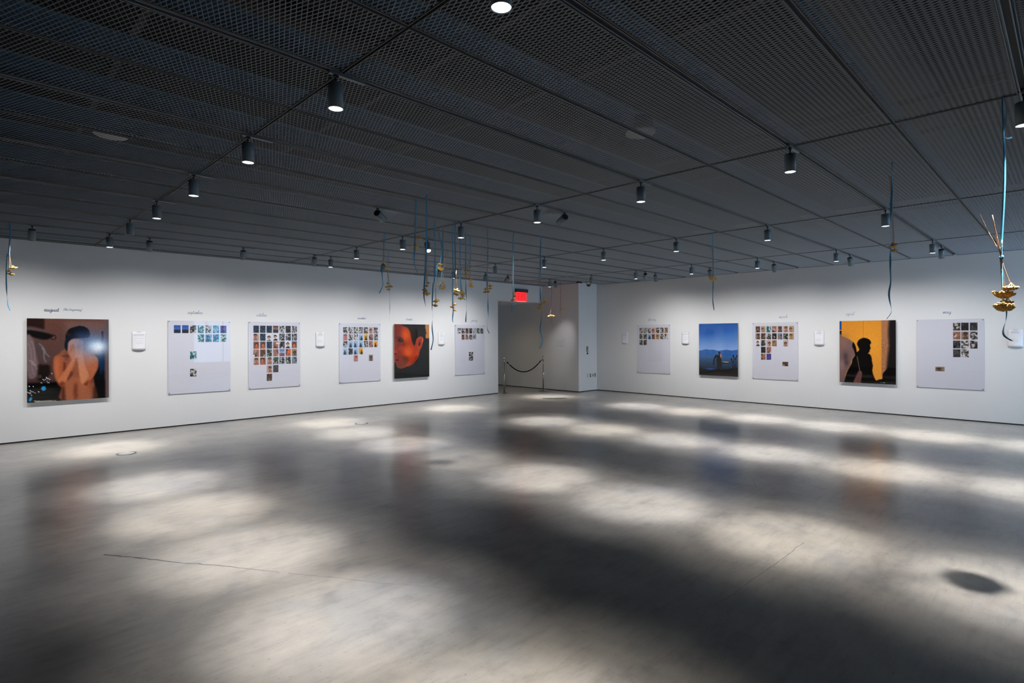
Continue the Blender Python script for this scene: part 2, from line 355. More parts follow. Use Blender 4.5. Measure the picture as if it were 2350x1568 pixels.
# ------------------------------------------------------------------ painting on grids (flat photographs)
def blur(a, k):
    if k < 1: return a
    w = np.ones(2*k+1)/(2*k+1)
    for ax in (0, 1):
        pad = [(0, 0)]*a.ndim; pad[ax] = (k, k); b = np.pad(a, pad, mode='edge')
        a = np.apply_along_axis(lambda v: np.convolve(v, w, 'valid'), ax, b)
    return a
class Cv:
    def __init__(s, w, h, col):
        s.w, s.h = w, h; s.a = np.zeros((h, w, 3)); s.a[:] = col
        s.U, s.V = np.meshgrid((np.arange(w)+.5)/w, (np.arange(h)+.5)/h)
    def put(s, m_, col, k=0, op=1):
        m_ = blur(m_.astype(float), k)*op; s.a = s.a*(1-m_[..., None]) + np.array(col)*m_[..., None]
    def poly(s, pts, col, k=1, op=1):
        P = catm2(pts) if len(pts) > 5 else pts
        ins = np.zeros(s.U.shape, bool); n = len(P)
        for i in range(n):
            x1, y1 = P[i]; x2, y2 = P[(i+1) % n]
            if y1 == y2: continue
            c = ((y1 > s.V) != (y2 > s.V)) & (s.U < (x2-x1)*(s.V-y1)/(y2-y1)+x1); ins ^= c
        s.put(ins, col, k, op)
    def ell(s, cx, cy, rx, ry, col, k=1, op=1, ang=0):
        c, d = math.cos(ang), math.sin(ang); x, y = s.U-cx, s.V-cy
        s.put(((x*c+y*d)/rx)**2 + ((-x*d+y*c)/ry)**2 < 1, col, k, op)
    def glow(s, cx, cy, rx, ry, col, op=1):
        g = np.exp(-(((s.U-cx)/rx)**2 + ((s.V-cy)/ry)**2))*op; s.a = s.a*(1-g[..., None]) + np.array(col)*g[..., None]
    def vgrad(s, v0, v1, c0, c1, u0=0, u1=1):
        t = np.clip((s.V-v0)/(v1-v0), 0, 1)[..., None]; m_ = ((s.V >= v0) & (s.V <= v1) & (s.U >= u0) & (s.U <= u1))[..., None]
        s.a = np.where(m_, np.array(c0)*(1-t)+np.array(c1)*t, s.a)
    def noise(s, rng, amp, k=1):
        s.a = np.clip(s.a*(1+amp*blur(rng.standard_normal((s.h, s.w, 1))[..., 0], k)[..., None]), 0, 1)
def catm2(pts):
    P = list(pts); n = len(P); out = []
    for i in range(n):
        a, b, c, d = [np.array(P[(i+q-1) % n]) for q in range(4)]
        for t in (0, .34, .67): out.append(tuple(.5*((2*b)+(c-a)*t+(2*a-5*b+4*c-d)*t*t+(3*b-a-3*c+d)*t**3)))
    return out
def grid_obj(name, arr, x0, x1, z0, z1, y, m_, parent):
    """colour grid in the local x-z plane, front towards -y"""
    h, w = arr.shape[:2]
    xs = np.linspace(x0, x1, w+1); zs = np.linspace(z1, z0, h+1)
    V = np.zeros(((h+1)*(w+1), 3)); V[:, 0] = np.tile(xs, h+1); V[:, 2] = np.repeat(zs, w+1); V[:, 1] = y
    ii, jj = np.meshgrid(np.arange(h), np.arange(w), indexing='ij'); a = (ii*(w+1)+jj).ravel()
    Fq = np.stack([a, a+w+1, a+w+2, a+1], 1)
    me = bpy.data.meshes.new(name); me.from_pydata(V.tolist(), [], Fq.tolist()); me.materials.append(M[m_])
    lin_ = np.where(arr <= .04045, arr/12.92, ((arr+.055)/1.055)**2.4)
    col = np.concatenate([lin_.reshape(-1, 3), np.ones((h*w, 1))], 1)
    at = me.color_attributes.new('Col', 'FLOAT_COLOR', 'CORNER'); at.data.foreach_set('color', np.repeat(col, 4, axis=0).ravel().astype(np.float32))
    me.update(); o = bpy.data.objects.new(name, me); C.objects.link(o); o.parent = parent; return o
rng = np.random.default_rng(3)
def art_august():
    c = Cv(170, 214, (.47, .35, .32)); c.vgrad(0, .75, (.45, .31, .27), (.36, .26, .25))
    c.poly([(0, 0), (.2, 0), (.2, .13), (0, .14)], (.20, .11, .09), 2)
    c.poly([(.42, .02), (.97, .02), (.97, .3), (.5, .25)], (.53, .41, .38), 9, .7)
    c.poly([(0, .76), (1, .76), (1, 1), (0, 1)], (.03, .03, .03), 4)
    c.poly([(.80, .45), (.95, .45), (.95, 1), (.78, 1)], (.05, .045, .05), 4)
    c.poly([(.94, 0), (1, 0), (1, 1), (.955, 1)], (.44, .37, .38), 2)
    c.poly([(0, .10), (.12, .11), (.22, .15), (.26, .20), (.2, .24), (.1, .2), (0, .2)], (.40, .33, .33), 3)      # clothes on the hook
    c.poly([(0, .14), (.14, .155), (.28, .19), (.30, .22), (.2, .255), (.05, .215), (0, .2)], (.08, .06, .06), 2)
    for t in np.linspace(0, 2*PI, 26): c.ell(.305+.032*math.cos(t), .225+.028*math.sin(t), .006, .005, (.12, .09, .09), 0)
    c.poly([(0, .2), (.07, .25), (.1, .4), (.13, .55), (.12, .68), (.03, .72), (0, .6)], (.50, .43, .44), 2)
    c.poly([(.10, .26), (.18, .3), (.25, .40), (.27, .48), (.2, .55), (.16, .5), (.1, .36)], (.36, .31, .31), 2)
    for a, b in (((.02, .3), (.08, .66)), ((.06, .28), (.11, .6)), ((.14, .3), (.26, .46)), ((.17, .35), (.22, .52)), ((.03, .5), (.1, .56))):
        for t in np.linspace(0, 1, 20): c.ell(a[0]+(b[0]-a[0])*t+.01*math.sin(t*6), a[1]+(b[1]-a[1])*t, .007, .008, (.66, .58, .60), 1, .6)
    c.poly([(.13, .55), (.26, .56), (.27, .66), (.2, .76), (.12, .74)], (.13, .09, .08), 3)
    c.ell(.145, .695, .02, .018, (.55, .45, .4), 1, .8); c.ell(.145, .695, .009, .009, (.1, .08, .08), 1)
    sk = (.62, .37, .26); sk2 = (.76, .48, .33); dk = (.36, .15, .08)
    c.poly([(.33, .47), (.38, .42), (.45, .37), (.62, .37), (.72, .42), (.84, .48), (.86, .60), (.80, .72), (.83, .9), (.82, 1), (.40, 1), (.40, .85), (.44, .74), (.33, .62)], (.60, .37, .27), 2)   # torso
    c.poly([(.44, .75), (.56, .72), (.70, .75), (.75, .9), (.76, 1), (.46, 1)], (.70, .45, .33), 6, .8)
    c.poly([(.40, .80), (.50, .74), (.53, .66), (.50, .60), (.45, .72)], (.34, .17, .11), 3, .7); c.poly([(.66, .66), (.70, .76), (.78, .80), (.80, .74), (.72, .66)], (.36, .18, .12), 4, .6)
    c.poly([(.40, .455), (.47, .44), (.52, .475), (.47, .47)], (.33, .16, .11), 1, .8); c.poly([(.44, .40), (.49, .44), (.48, .52), (.45, .50)], (.45, .24, .17), 3, .7); c.poly([(.80, .85), (.84, .85), (.86, 1), (.79, 1)], (.25, .14, .10), 3, .7)
    c.poly([(.405, .78), (.43, .76), (.45, 1), (.40, 1)], (.30, .13, .07), 3, .8); c.ell(.575, .9, .02, .12, (.42, .20, .12), 4, .8)
    c.poly([(.46, .26), (.60, .24), (.64, .42), (.52, .44)], (.70, .50, .44), 3)      # neck and face behind the hands
    c.poly([(.455, .20), (.49, .13), (.56, .10), (.64, .085), (.72, .11), (.755, .17), (.74, .23), (.64, .235), (.52, .25), (.485, .34), (.47, .40), (.44, .34), (.45, .26)], (.06, .07, .10), 1)   # hair
    c.ell(.53, .155, .035, .033, (.05, .05, .07), 1); c.ell(.49, .19, .03, .02, (.25, .15, .13), 2, .7); c.glow(.62, .2, .06, .04, (.15, .22, .34), .6)
    c.poly([(.50, .27), (.66, .255), (.67, .36), (.62, .47), (.53, .47), (.485, .38)], (.78, .60, .54), 2)
    c.poly([(.31, .48), (.35, .45), (.42, .48), (.45, .60), (.44, .70), (.46, .80), (.42, .835), (.36, .80), (.31, .64)], (.68, .40, .27), 2)   # left arm
    c.poly([(.33, .50), (.36, .47), (.37, .60), (.38, .76), (.34, .72), (.32, .6)], (.80, .50, .34), 4, .7); c.poly([(.425, .52), (.45, .54), (.46, .62), (.44, .72), (.425, .64)], (.40, .19, .12), 2, .8)
    c.poly([(.43, .82), (.36, .76), (.40, .69), (.49, .56), (.52, .50), (.49, .40), (.50, .33), (.535, .31), (.57, .36), (.575, .48), (.55, .58), (.48, .72)], (.77, .50, .36), 2)
    c.poly([(.60, .50), (.59, .36), (.63, .30), (.665, .33), (.67, .47), (.72, .62), (.76, .74), (.72, .845), (.66, .83), (.62, .70)], (.79, .55, .42), 2)   # right arm
    c.poly([(.70, .50), (.80, .46), (.87, .52), (.84, .66), (.77, .76), (.71, .84), (.68, .80), (.75, .70), (.70, .6)], (.72, .44, .31), 2)
    for (x, y) in ((.52, .33), (.54, .32), (.56, .33), (.605, .33), (.63, .32), (.65, .335)): c.ell(x, y+.03, .004, .05, (.52, .33, .28), 1, .6, .1)
    c.poly([(.36, .80), (.42, .84), (.45, .79), (.41, .76)], dk, 3, .6); c.poly([(.66, .82), (.72, .845), (.76, .76), (.72, .78)], dk, 3, .6)
    for i in range(5): c.ell(.505+.008*i, .66+.022*(i % 3), .003, .018, (.30, .14, .10), 0, .8, .4)
    c.poly([(.905, .15), (.93, .15), (.93, .42), (.90, .42)], (.05, .09, .16), 1, .8)
    c.poly([(.86, .44), (.94, .42), (.94, .62), (.89, .72), (.87, .6)], (.10, .25, .42), 3, .8)
    c.glow(.78, .30, .24, .16, (.30, .42, .62), .75); c.glow(.83, .345, .17, .11, (.68, .80, .90), .9); c.glow(.86, .35, .09, .065, (.93, .97, 1), 1); c.glow(.70, .45, .16, .10, (.78, .68, .70), .45)
    for x, y in ((.03, .86), (.18, .835)): c.ell(x+.01, y+(.10 if x < .1 else .005), .03 if x > .1 else .018, .028, (.25, .68, .92), 1, .9, .5)
    for i in range(26):
        bx_, by_ = (.05, .87) if i % 2 else (.235, .74)
        c.ell(bx_+rng.normal()*.025, by_+rng.normal()*.03, .010, .004, (.85, .88, .92), 0, .9, rng.random())
    c.poly([(.06, .975), (.16, .985), (.34, .99), (.34, 1), (.1, 1)], (.7, .68, .64), 1); c.noise(rng, .05, 1); return c.a
def art_december():
    c = Cv(150, 196, (.10, .085, .08))
    c.poly([(.84, 0), (1, 0), (1, .32), (.93, .30), (.86, .20)], (.78, .56, .36), 1)
    c.poly([(-.1, -.1), (.35, -.1), (.48, .02), (.60, .20), (.62, .36), (.70, .30), (.80, .36), (.76, .48), (.68, .56), (.62, .66), (.45, .76), (.38, .78), (.20, .82), (.08, .79), (.03, .70), (-.1, .6)], (.72, .27, .09), 2)   # face
    c.poly([(-.1, -.1), (.30, -.1), (.20, .12), (.22, .3), (.12, .42), (-.1, .5)], (.50, .17, .10), 7, .85)
    c.glow(.32, .20, .13, .11, (.93, .45, .10), .75); c.glow(.38, .52, .15, .11, (.93, .44, .12), .85); c.glow(.12, .53, .12, .08, (.55, .16, .12), .7); c.glow(.24, .36, .12, .05, (.52, .17, .08), .6); c.glow(.03, .38, .05, .10, (.68, .26, .18), .6)
    c.poly([(.18, -.1), (.80, -.1), (.88, .06), (.90, .16), (.87, .26), (.82, .24), (.76, .22), (.64, .26), (.60, .33), (.565, .40), (.52, .36), (.475, .26), (.44, .14), (.36, .06), (.22, .02)], (.12, .075, .055), 2)   # hair
    c.poly([(.86, .14), (.90, .17), (.95, .18), (.90, .15)], (.1, .07, .05), 0)
    c.poly([(.62, .28), (.70, .235), (.79, .235), (.83, .28), (.80, .36), (.74, .44), (.69, .50), (.64, .47), (.61, .38)], (.74, .30, .16), 1)   # ear
    c.poly([(.67, .30), (.75, .27), (.79, .31), (.74, .40), (.69, .43), (.70, .36)], (.62, .18, .08), 2); c.ell(.705, .37, .028, .038, (.22, .06, .04), 1, .9, .4); c.ell(.80, .31, .012, .05, (.98, .58, .42), 1, .7, .4)
    c.poly([(.60, .50), (.68, .52), (.70, .58), (.62, .68), (.50, .76), (.40, .78), (.38, .745), (.52, .68)], (.80, .30, .13), 3)   # neck
    c.poly([(.60, .60), (.66, .6), (.52, .75), (.42, .78), (.40, .76), (.54, .68)], (.45, .13, .05), 3, .6)
    c.ell(.17, .30, .085, .032, (.20, .06, .05), 2, .9, .12); c.ell(.16, .285, .03, .022, (.05, .03, .03), 1); c.ell(.185, .292, .008, .006, (.7, .5, .5), 0)
    c.poly([(.04, .245), (.16, .235), (.24, .27), (.23, .285), (.13, .255), (.05, .265)], (.30, .10, .06), 2, .8)
    c.ell(.20, .385, .10, .02, (.55, .16, .10), 4, .6); c.poly([(0, .46), (.05, .48), (.09, .52), (.06, .545), (0, .54)], (.74, .25, .15), 1); c.poly([(0, .535), (.05, .53), (.07, .55), (0, .565)], (.25, .06, .05), 1)
    c.poly([(.03, .60), (.12, .57), (.30, .59), (.40, .62), (.36, .72), (.22, .80), (.08, .78)], (.45, .24, .16), 5, .75)   # beard
    c.poly([(.02, .635), (.10, .625), (.20, .65), (.22, .67), (.12, .695), (.03, .68)], (.66, .17, .12), 1); c.poly([(.03, .645), (.13, .652), (.13, .668), (.04, .67)], (.2, .04, .04), 1)
    for i in range(160): c.ell(.12+.34*rng.random(), .60+.2*rng.random(), .004, .003, (.75, .50, .34) if i % 2 else (.22, .10, .06), 0, .6)
    c.poly([(-.1, .84), (.10, .82), (.24, .84), (.40, .80), (.54, .74), (.68, .62), (.72, .5), (.78, .42), (.86, .28), (.92, .27), (1.1, .34), (1.1, 1.1), (-.1, 1.1)], (.075, .08, .082), 1)
    c.poly([(.72, .50), (.9, .46), (1.1, .48), (1.1, .52), (.8, .54)], (.13, .08, .075), 3, .7); c.noise(rng, .05, 1); return c.a*.93
def art_march():
    c = Cv(150, 196, (.2, .4, .7)); c.vgrad(0, .52, (.11, .36, .66), (.58, .68, .85)); c.glow(.2, .16, .3, .12, (.08, .33, .62), .5)
    c.poly([(-.1, .62), (-.02, .545), (.10, .51), (.20, .495), (.28, .505), (.38, .50), (.50, .52), (.60, .51), (.72, .50), (.86, .51), (1.1, .50), (1.1, .7), (-.1, .7)], (.22, .42, .66), 1)
    for i in range(22): c.ell(.1+.85*rng.random(), .52+.05*rng.random(), .02, .004, (.33, .52, .74), 1, .5, .4)
    c.vgrad(.62, .86, (.28, .44, .62), (.10, .19, .28))
    for i in range(90): c.ell(rng.random(), .64+.22*rng.random(), .03, .003, (.14, .27, .40) if i % 2 else (.25, .40, .56), 0, .5)
    c.poly([(-.1, .85), (.1, .86), (.3, .89), (.5, .86), (.8, .86), (1.1, .84), (1.1, 1.1), (-.1, 1.1)], (.055, .055, .06), 3)
    c.poly([(-.1, .95), (.3, .93), (.45, .88), (.62, .88), (.8, .93), (1.1, .96), (1.1, 1.1), (-.1, 1.1)], (.09, .07, .06), 2, .8)
    k = (.05, .05, .055); c.ell(.535, .565, .028, .03, k, 0)
    c.poly([(.50, .60), (.555, .585), (.59, .62), (.585, .72), (.60, .80), (.61, .88), (.57, .88), (.545, .80), (.53, .88), (.49, .88), (.48, .80), (.455, .72), (.46, .64), (.42, .70), (.40, .79), (.375, .795), (.38, .70), (.42, .62), (.46, .595)], k, 0)
    c.poly([(.555, .575), (.585, .60), (.59, .65), (.57, .66), (.555, .62)], (.80, .52, .46), 0)
    c.poly([(.57, .73), (.70, .725), (.81, .738), (.81, .752), (.68, .762), (.58, .765)], (.12, .12, .13), 0); c.poly([(.58, .73), (.70, .722), (.80, .735), (.7, .742)], (.72, .74, .74), 0, .9)
    for x, y in ((.84, .68), (.89, .62), (.93, .66), (.97, .62), (.88, .72)):
        for t in np.linspace(0, 1, 24): c.ell(x+(.90-x)*t*.6, y+(.9-y)*t, .006, .012, (.06, .07, .08), 0)
        c.ell(x, y, .018, .025, (.05, .07, .08), 0)
    c.noise(rng, .03, 1); return c.a
def art_april():
    c = Cv(160, 208, (.90, .63, .24)); c.vgrad(0, 1, (.86, .60, .22), (.91, .64, .27)); c.glow(.55, .35, .3, .3, (.93, .67, .26), .6)
    c.ell(.435, .15, .0035, .16, (.70, .45, .14), 0)
    c.poly([(.755, -.02), (.90, -.02), (.90, 1), (.76, 1)], (.70, .50, .37), 1)
    for i in range(140): c.ell(.77+.12*rng.random(), .3+.6*rng.random(), .006, .01, (.50, .36, .27) if i % 2 else (.80, .60, .46), 0, .5)
    c.poly([(.90, -.02), (1.02, -.02), (1.02, 1.02), (.84, 1.02), (.86, .6), (.885, .4), (.875, .2)], (.14, .12, .12), 4)
    c.poly([(-.02, -.02), (.035, -.02), (.035, .145), (-.02, .145)], (.16, .36, .66), 0); c.poly([(-.02, .16), (.035, .155), (.035, .23), (-.02, .225)], (.12, .04, .03), 0)
    kk = (.055, .04, .025)
    c.poly([(.20, .95), (.30, .55), (.33, .50), (.365, .47), (.35, .43), (.325, .38), (.34, .33), (.38, .295), (.44, .275), (.50, .285), (.55, .31), (.575, .35), (.555, .385), (.56, .42), (.57, .445), (.555, .455), (.55, .485), (.53, .515), (.51, .52), (.555, .54), (.58, .58), (.59, .65), (.605, .72), (.595, .80), (.62, .88), (.66, .95), (.72, .93), (.77, .92), (.78, .84), (.83, .78), (.88, .73), (.93, .74), (1.1, .77), (1.1, 1.1), (.2, 1.1)], kk, 1)
    for i in range(26): a = -.2-1.5*rng.random(); c.ell(.47+.105*math.cos(a), .375+.085*math.sin(a), .012, .003, kk, 0, .7, a)
    c.poly([(-.05, .22), (.05, .25), (.16, .29), (.24, .34), (.28, .42), (.305, .52), (.28, .56), (.22, .64), (.20, .72), (.12, .85), (.10, .96), (.08, 1.05), (-.05, 1.05)], (.52, .42, .41), 2)
    c.glow(.06, .34, .10, .12, (.62, .47, .40), .7); c.glow(.11, .58, .05, .08, (.33, .26, .29), .8); c.glow(.04, .72, .05, .09, (.66, .55, .54), .6); c.glow(.13, .68, .04, .05, (.3, .22, .25), .6)
    c.poly([(.25, .34), (.30, .42), (.325, .55), (.37, .78), (.33, .86), (.26, 1.05), (.09, 1.05), (.13, .85), (.22, .70), (.24, .62), (.285, .56), (.27, .48), (.24, .42)], (.03, .025, .025), 1)
    for i in range(16): c.ell(.325+.045*i/16, .58+.22*i/16, .009, .006, (.60, .46, .40), 0, .8)
    c.poly([(.36, .80), (.41, .83), (.40, .92), (.37, 1.05), (.24, 1.05), (.30, .90)], (.50, .34, .33), 1)
    for i in range(14): c.ell(.33+.03*(i % 2), .84+.012*i, .05, .003, (.36, .22, .22), 0, .6, -.2)
    for x in (.76, .78, .80, .815, .735): c.ell(x, .975+.004*rng.random(), .006, .004, (.75, .75, .72), 0, .9)
    c.noise(rng, .035, 1); return c.a
# ------------------------------------------------------------------ hanging pictures and boards
def on_wall(side, a, z):     # base point, rotation: local x runs rightwards along the wall, -y faces the room
    return ((a, YL, z), 0) if side == 'L' else ((XR, a, z), -PI/2)
def picture(side, a0, a1, z0, z1, fn, label):
    w = abs(a1-a0); (loc, rz) = on_wall(side, (a0+a1)/2, z0); h = z1-z0
    t = thing('photograph_panel', label, 'photograph', loc, rz, 'large framed photographs')
    d = .048
    obj('panel', box(-w/2, w/2, -d, -d+.006, 0, h), 'side', t)
    bm = bmesh.new()
    for q in ((-w/2+.04, w/2-.04, .03, .06), (-w/2+.04, w/2-.04, h-.06, h-.03), (-w/2+.04, -w/2+.07, .06, h-.06), (w/2-.07, w/2-.04, .06, h-.06)): bx(bm, q[0], q[1], -d+.006, -.001, q[2], q[3])
    obj('subframe', bm, 'side', t)
    grid_obj('photographic_print', np.clip(fn(), 0, 1)**1.22, -w/2+.001, w/2-.001, .001, h-.001, -d-.0012, 'art', t)
    return t
picture('L', .698, 1.72, .60, 1.89, art_august, 'large photograph of a bare shouldered person covering the face with both hands')
picture('L', 7.198, 8.204, .60, 1.885, art_december, 'large close-up photograph of a bearded dark haired man lit orange, in a black top')
picture('R', 6.659, 5.67, .603, 1.889, art_march, 'large blue photograph of a dark figure carrying a board by a lake with mountains')
picture('R', 3.503, 2.506, .606, 1.892, art_april, 'large photograph of a dark shadow figure on an orange wall')
PAL = {
 'dusk': [(.10, .27, .60), (.30, .45, .72), (.07, .07, .10)], 'sea': [(.20, .45, .62), (.50, .70, .80), (.10, .25, .40)], 'teal': [(.10, .38, .42), (.70, .78, .76), (.05, .22, .26)],
 'grey': [(.22, .24, .26), (.72, .72, .72), (.07, .07, .08)], 'orange': [(.80, .40, .16), (.20, .28, .40), (.10, .08, .08)], 'skin': [(.62, .42, .34), (.85, .78, .74), (.15, .10, .10)],
 'night': [(.10, .18, .26), (.24, .32, .40), (.05, .07, .10)], 'face': [(.75, .60, .55), (.88, .87, .88), (.10, .08, .08)], 'green': [(.20, .30, .20), (.70, .68, .62), (.10, .09, .08)],
 'sunset': [(.20, .22, .27), (.75, .45, .28), (.13, .17, .20)], 'yellow': [(.85, .62, .22), (.87, .65, .25), (.06, .05, .04)], 'bluefig': [(.45, .62, .78), (.65, .76, .86), (.07, .10, .14)],
 'purple': [(.28, .24, .55), (.36, .36, .66), (.15, .20, .42)], 'brown': [(.35, .24, .17), (.75, .65, .55), (.10, .07, .05)], 'mono': [(.30, .27, .25), (.80, .78, .76), (.08, .07, .07)],
 'pink': [(.72, .42, .40), (.80, .58, .54), (.30, .14, .13)], 'wood': [(.62, .47, .34), (.80, .68, .52), (.26, .17, .11)], 'sky': [(.30, .45, .75), (.72, .70, .78), (.55, .30, .18)], 'dark': [(.06, .05, .05), (.30, .28, .28), (.03, .03, .03)], 'fire': [(.45, .55, .62), (.92, .36, .10), (.12, .07, .06)]}
def snap(kind, w, h, n=22, m_=26):
    p_ = [np.array(q) for q in PAL[kind]]
    c = Cv(n, m_, p_[0])
    if kind in ('skin', 'brown', 'orange', 'wood', 'pink', 'fire') and rng.random() < .55:
        for i in range(7): a = rng.random()*3; c.ell(rng.random(), rng.random(), .1+.25*rng.random(), .07+.12*rng.random(), p_[i % 3]*(.7+.5*rng.random()), 1, .9, a)
        return np.clip(c.a, 0, 1)
    if kind in ('dusk', 'sunset', 'sky'):
        c.vgrad(0, .55, p_[0], p_[1]); c.vgrad(.55, 1, (p_[0]+p_[2])/2, p_[2]); c.ell(.5, .72, .07, .16, p_[2]*.5, 0, .9 if kind == 'dusk' else 0)
    elif kind in ('bluefig', 'yellow'):
        c.vgrad(0, 1, p_[1], p_[0]); x = .35+.3*rng.random(); c.ell(x, .45, .13, .14, p_[2], 0); c.poly([(x-.28, 1), (x-.2, .6), (x+.2, .55), (x+.3, 1)], p_[2], 0)
    elif kind in ('face', 'skin', 'pink', 'orange', 'fire', 'wood', 'brown'):
        c.a[:] = p_[1] if kind in ('face',) else p_[1]*.6+p_[0]*.4
        x, y = .35+.3*rng.random(), .3+.3*rng.random(); c.ell(x, y-.1, .3, .22, p_[2], 0); c.ell(x, y+.05, .2, .22, p_[0], 0); c.poly([(x-.4, 1), (x-.25, y+.3), (x+.3, y+.25), (x+.45, 1)], p_[0] if kind != 'face' else p_[2], 0, .9)
    else:
        q = blur(blur(rng.standard_normal((m_, n)), 1), 2); q = (q-q.min())/(np.ptp(q)+1e-6)
        c.put(q > .6, p_[1], 1); c.put(q < .38, p_[2], 1); c.ell(.3+.4*rng.random(), .3+.5*rng.random(), .12, .2, p_[1] if rng.random() < .5 else p_[2], 1, .8, rng.random()*3)
    c.noise(rng, .22, 1); return np.clip(c.a, 0, 1)
def board(side, a0, a1, label, shots, cols=7, colx0=.09, pitch=.1235, pw=.103, ph=.108):
    z0, z1 = .583, 1.889; w, h = abs(a1-a0), z1-z0
    (loc, rz) = on_wall(side, (a0+a1)/2, z0)
    t = thing('photo_board', label, 'photo board', loc, rz, 'calendar boards of small photographs')
    d = .014
    obj('paper_board', box(-w/2, w/2, -d, -.004, 0, h), 'paper', t)
    bm = box(-w/2, w/2, -d-.007, -d-.003, 0, h); obj('acrylic_sheet', bm, 'glass', t)
    for x in (-w/2+.018, w/2-.018):
        for z in (.018, h-.018):
            bm = bmesh.new(); tube(bm, [(x, -d-.013, z), (x, -d-.0005, z)], .0075, 10); obj('screw', bm, 'metal', t)
    for c_i, v, kind, *ex in shots:
        W_, H_ = (ex[0], ex[1]) if ex else (pw, ph)
        u0 = c_i if isinstance(c_i, float) else colx0 + pitch*c_i
        x0 = -w/2 + u0*w; zt = h*(1-v)
        n, m_ = (26, 22) if W_*w > H_*h else (22, 26)
        grid_obj('small_photo', snap(kind, W_, H_, n, m_), x0, x0+W_*w, zt-H_*h, zt, -d-.0006, 'photo', t)
    return t
def rowset(v, kinds, c0=0): return [(c0+i, v, k) for i, k in enumerate(kinds.split()) if k != '-']
board('L', 2.58, 3.611, 'white board of mostly blue and teal small photos, under the word september',
      rowset(.062, 'dusk dusk mono teal grey sea purple') + rowset(.187, 'teal sea sea teal', 3) + [(2, .425, 'teal'), (2, .665, 'mono')])
board('L', 3.941, 4.96, 'fullest white board with five full rows of small photos, under the word october',
      rowset(.056, 'night night night sunset grey dark grey') + rowset(.177, 'skin night face face grey grey grey') + rowset(.297, 'orange orange night skin mono face orange')
      + rowset(.417, 'skin brown green skin sky orange brown') + rowset(.537, 'skin orange skin green grey green fire') + [(2, .66, 'skin'), (3, .66, 'dark'), (2, .787, 'brown')])
board('L', 5.83, 6.849, 'white board of grey, blue and yellow small photos, under the word november',
      rowset(.064, 'mono mono mono mono mono skin mono') + rowset(.184, 'pink mono mono bluefig yellow skin grey') + rowset(.303, 'mono bluefig bluefig bluefig mono skin yellow')
      + rowset(.422, 'bluefig mono bluefig yellow') + [(2, .542, 'pink'), (5, .542, 'brown')])
board('L', 9.046, 10.064, 'white board with few small photos next to the doorway, under the word january',
      rowset(.064, 'mono mono brown mono grey green green') + rowset(.186, 'brown skin grey mono', 1) + [(.455, .545, 'mono', .145, .085), (.455, .635, 'grey', .145, .085)], colx0=.085, pitch=.128)
board('R', 8.488, 7.489, 'white board with small photos in its top third, under the word february',
      rowset(.064, 'mono green mono skin mono mono wood') + rowset(.190, 'green mono bluefig brown wood mono mono') + rowset(.315, 'mono mono'), colx0=.078, pitch=.127)
board('R', 5.342, 4.34, 'white board of brown toned small photos stepping down, under the word march',
      rowset(.064, 'brown wood teal skin brown skin wood') + rowset(.188, 'brown brown mono mono fire green wood') + rowset(.31, 'face green skin wood - skin') + [(1, .43, 'dark'), (2, .43, 'skin'), (1, .55, 'skin'), (2, .55, 'purple'), (.672, .685, 'brown', .125, .075)], colx0=.075)
board('R', 2.176, 1.165, 'mostly empty white board with dark photos at upper right, under the word may',
      [(c_, v, k, .107, .112) for c_, v, k in ((.557, .052, 'mono'), (.675, .052, 'dark'), (.80, .052, 'dark'), (.557, .18, 'skin'), (.675, .18, 'brown'), (.80, .18, 'mono'),
       (.557, .308, 'dark'), (.675, .308, 'mono'), (.80, .308, 'mono'), (.557, .433, 'dark'), (.675, .433, 'mono'))] + [(.29, .69, 'brown', .14, .064)])
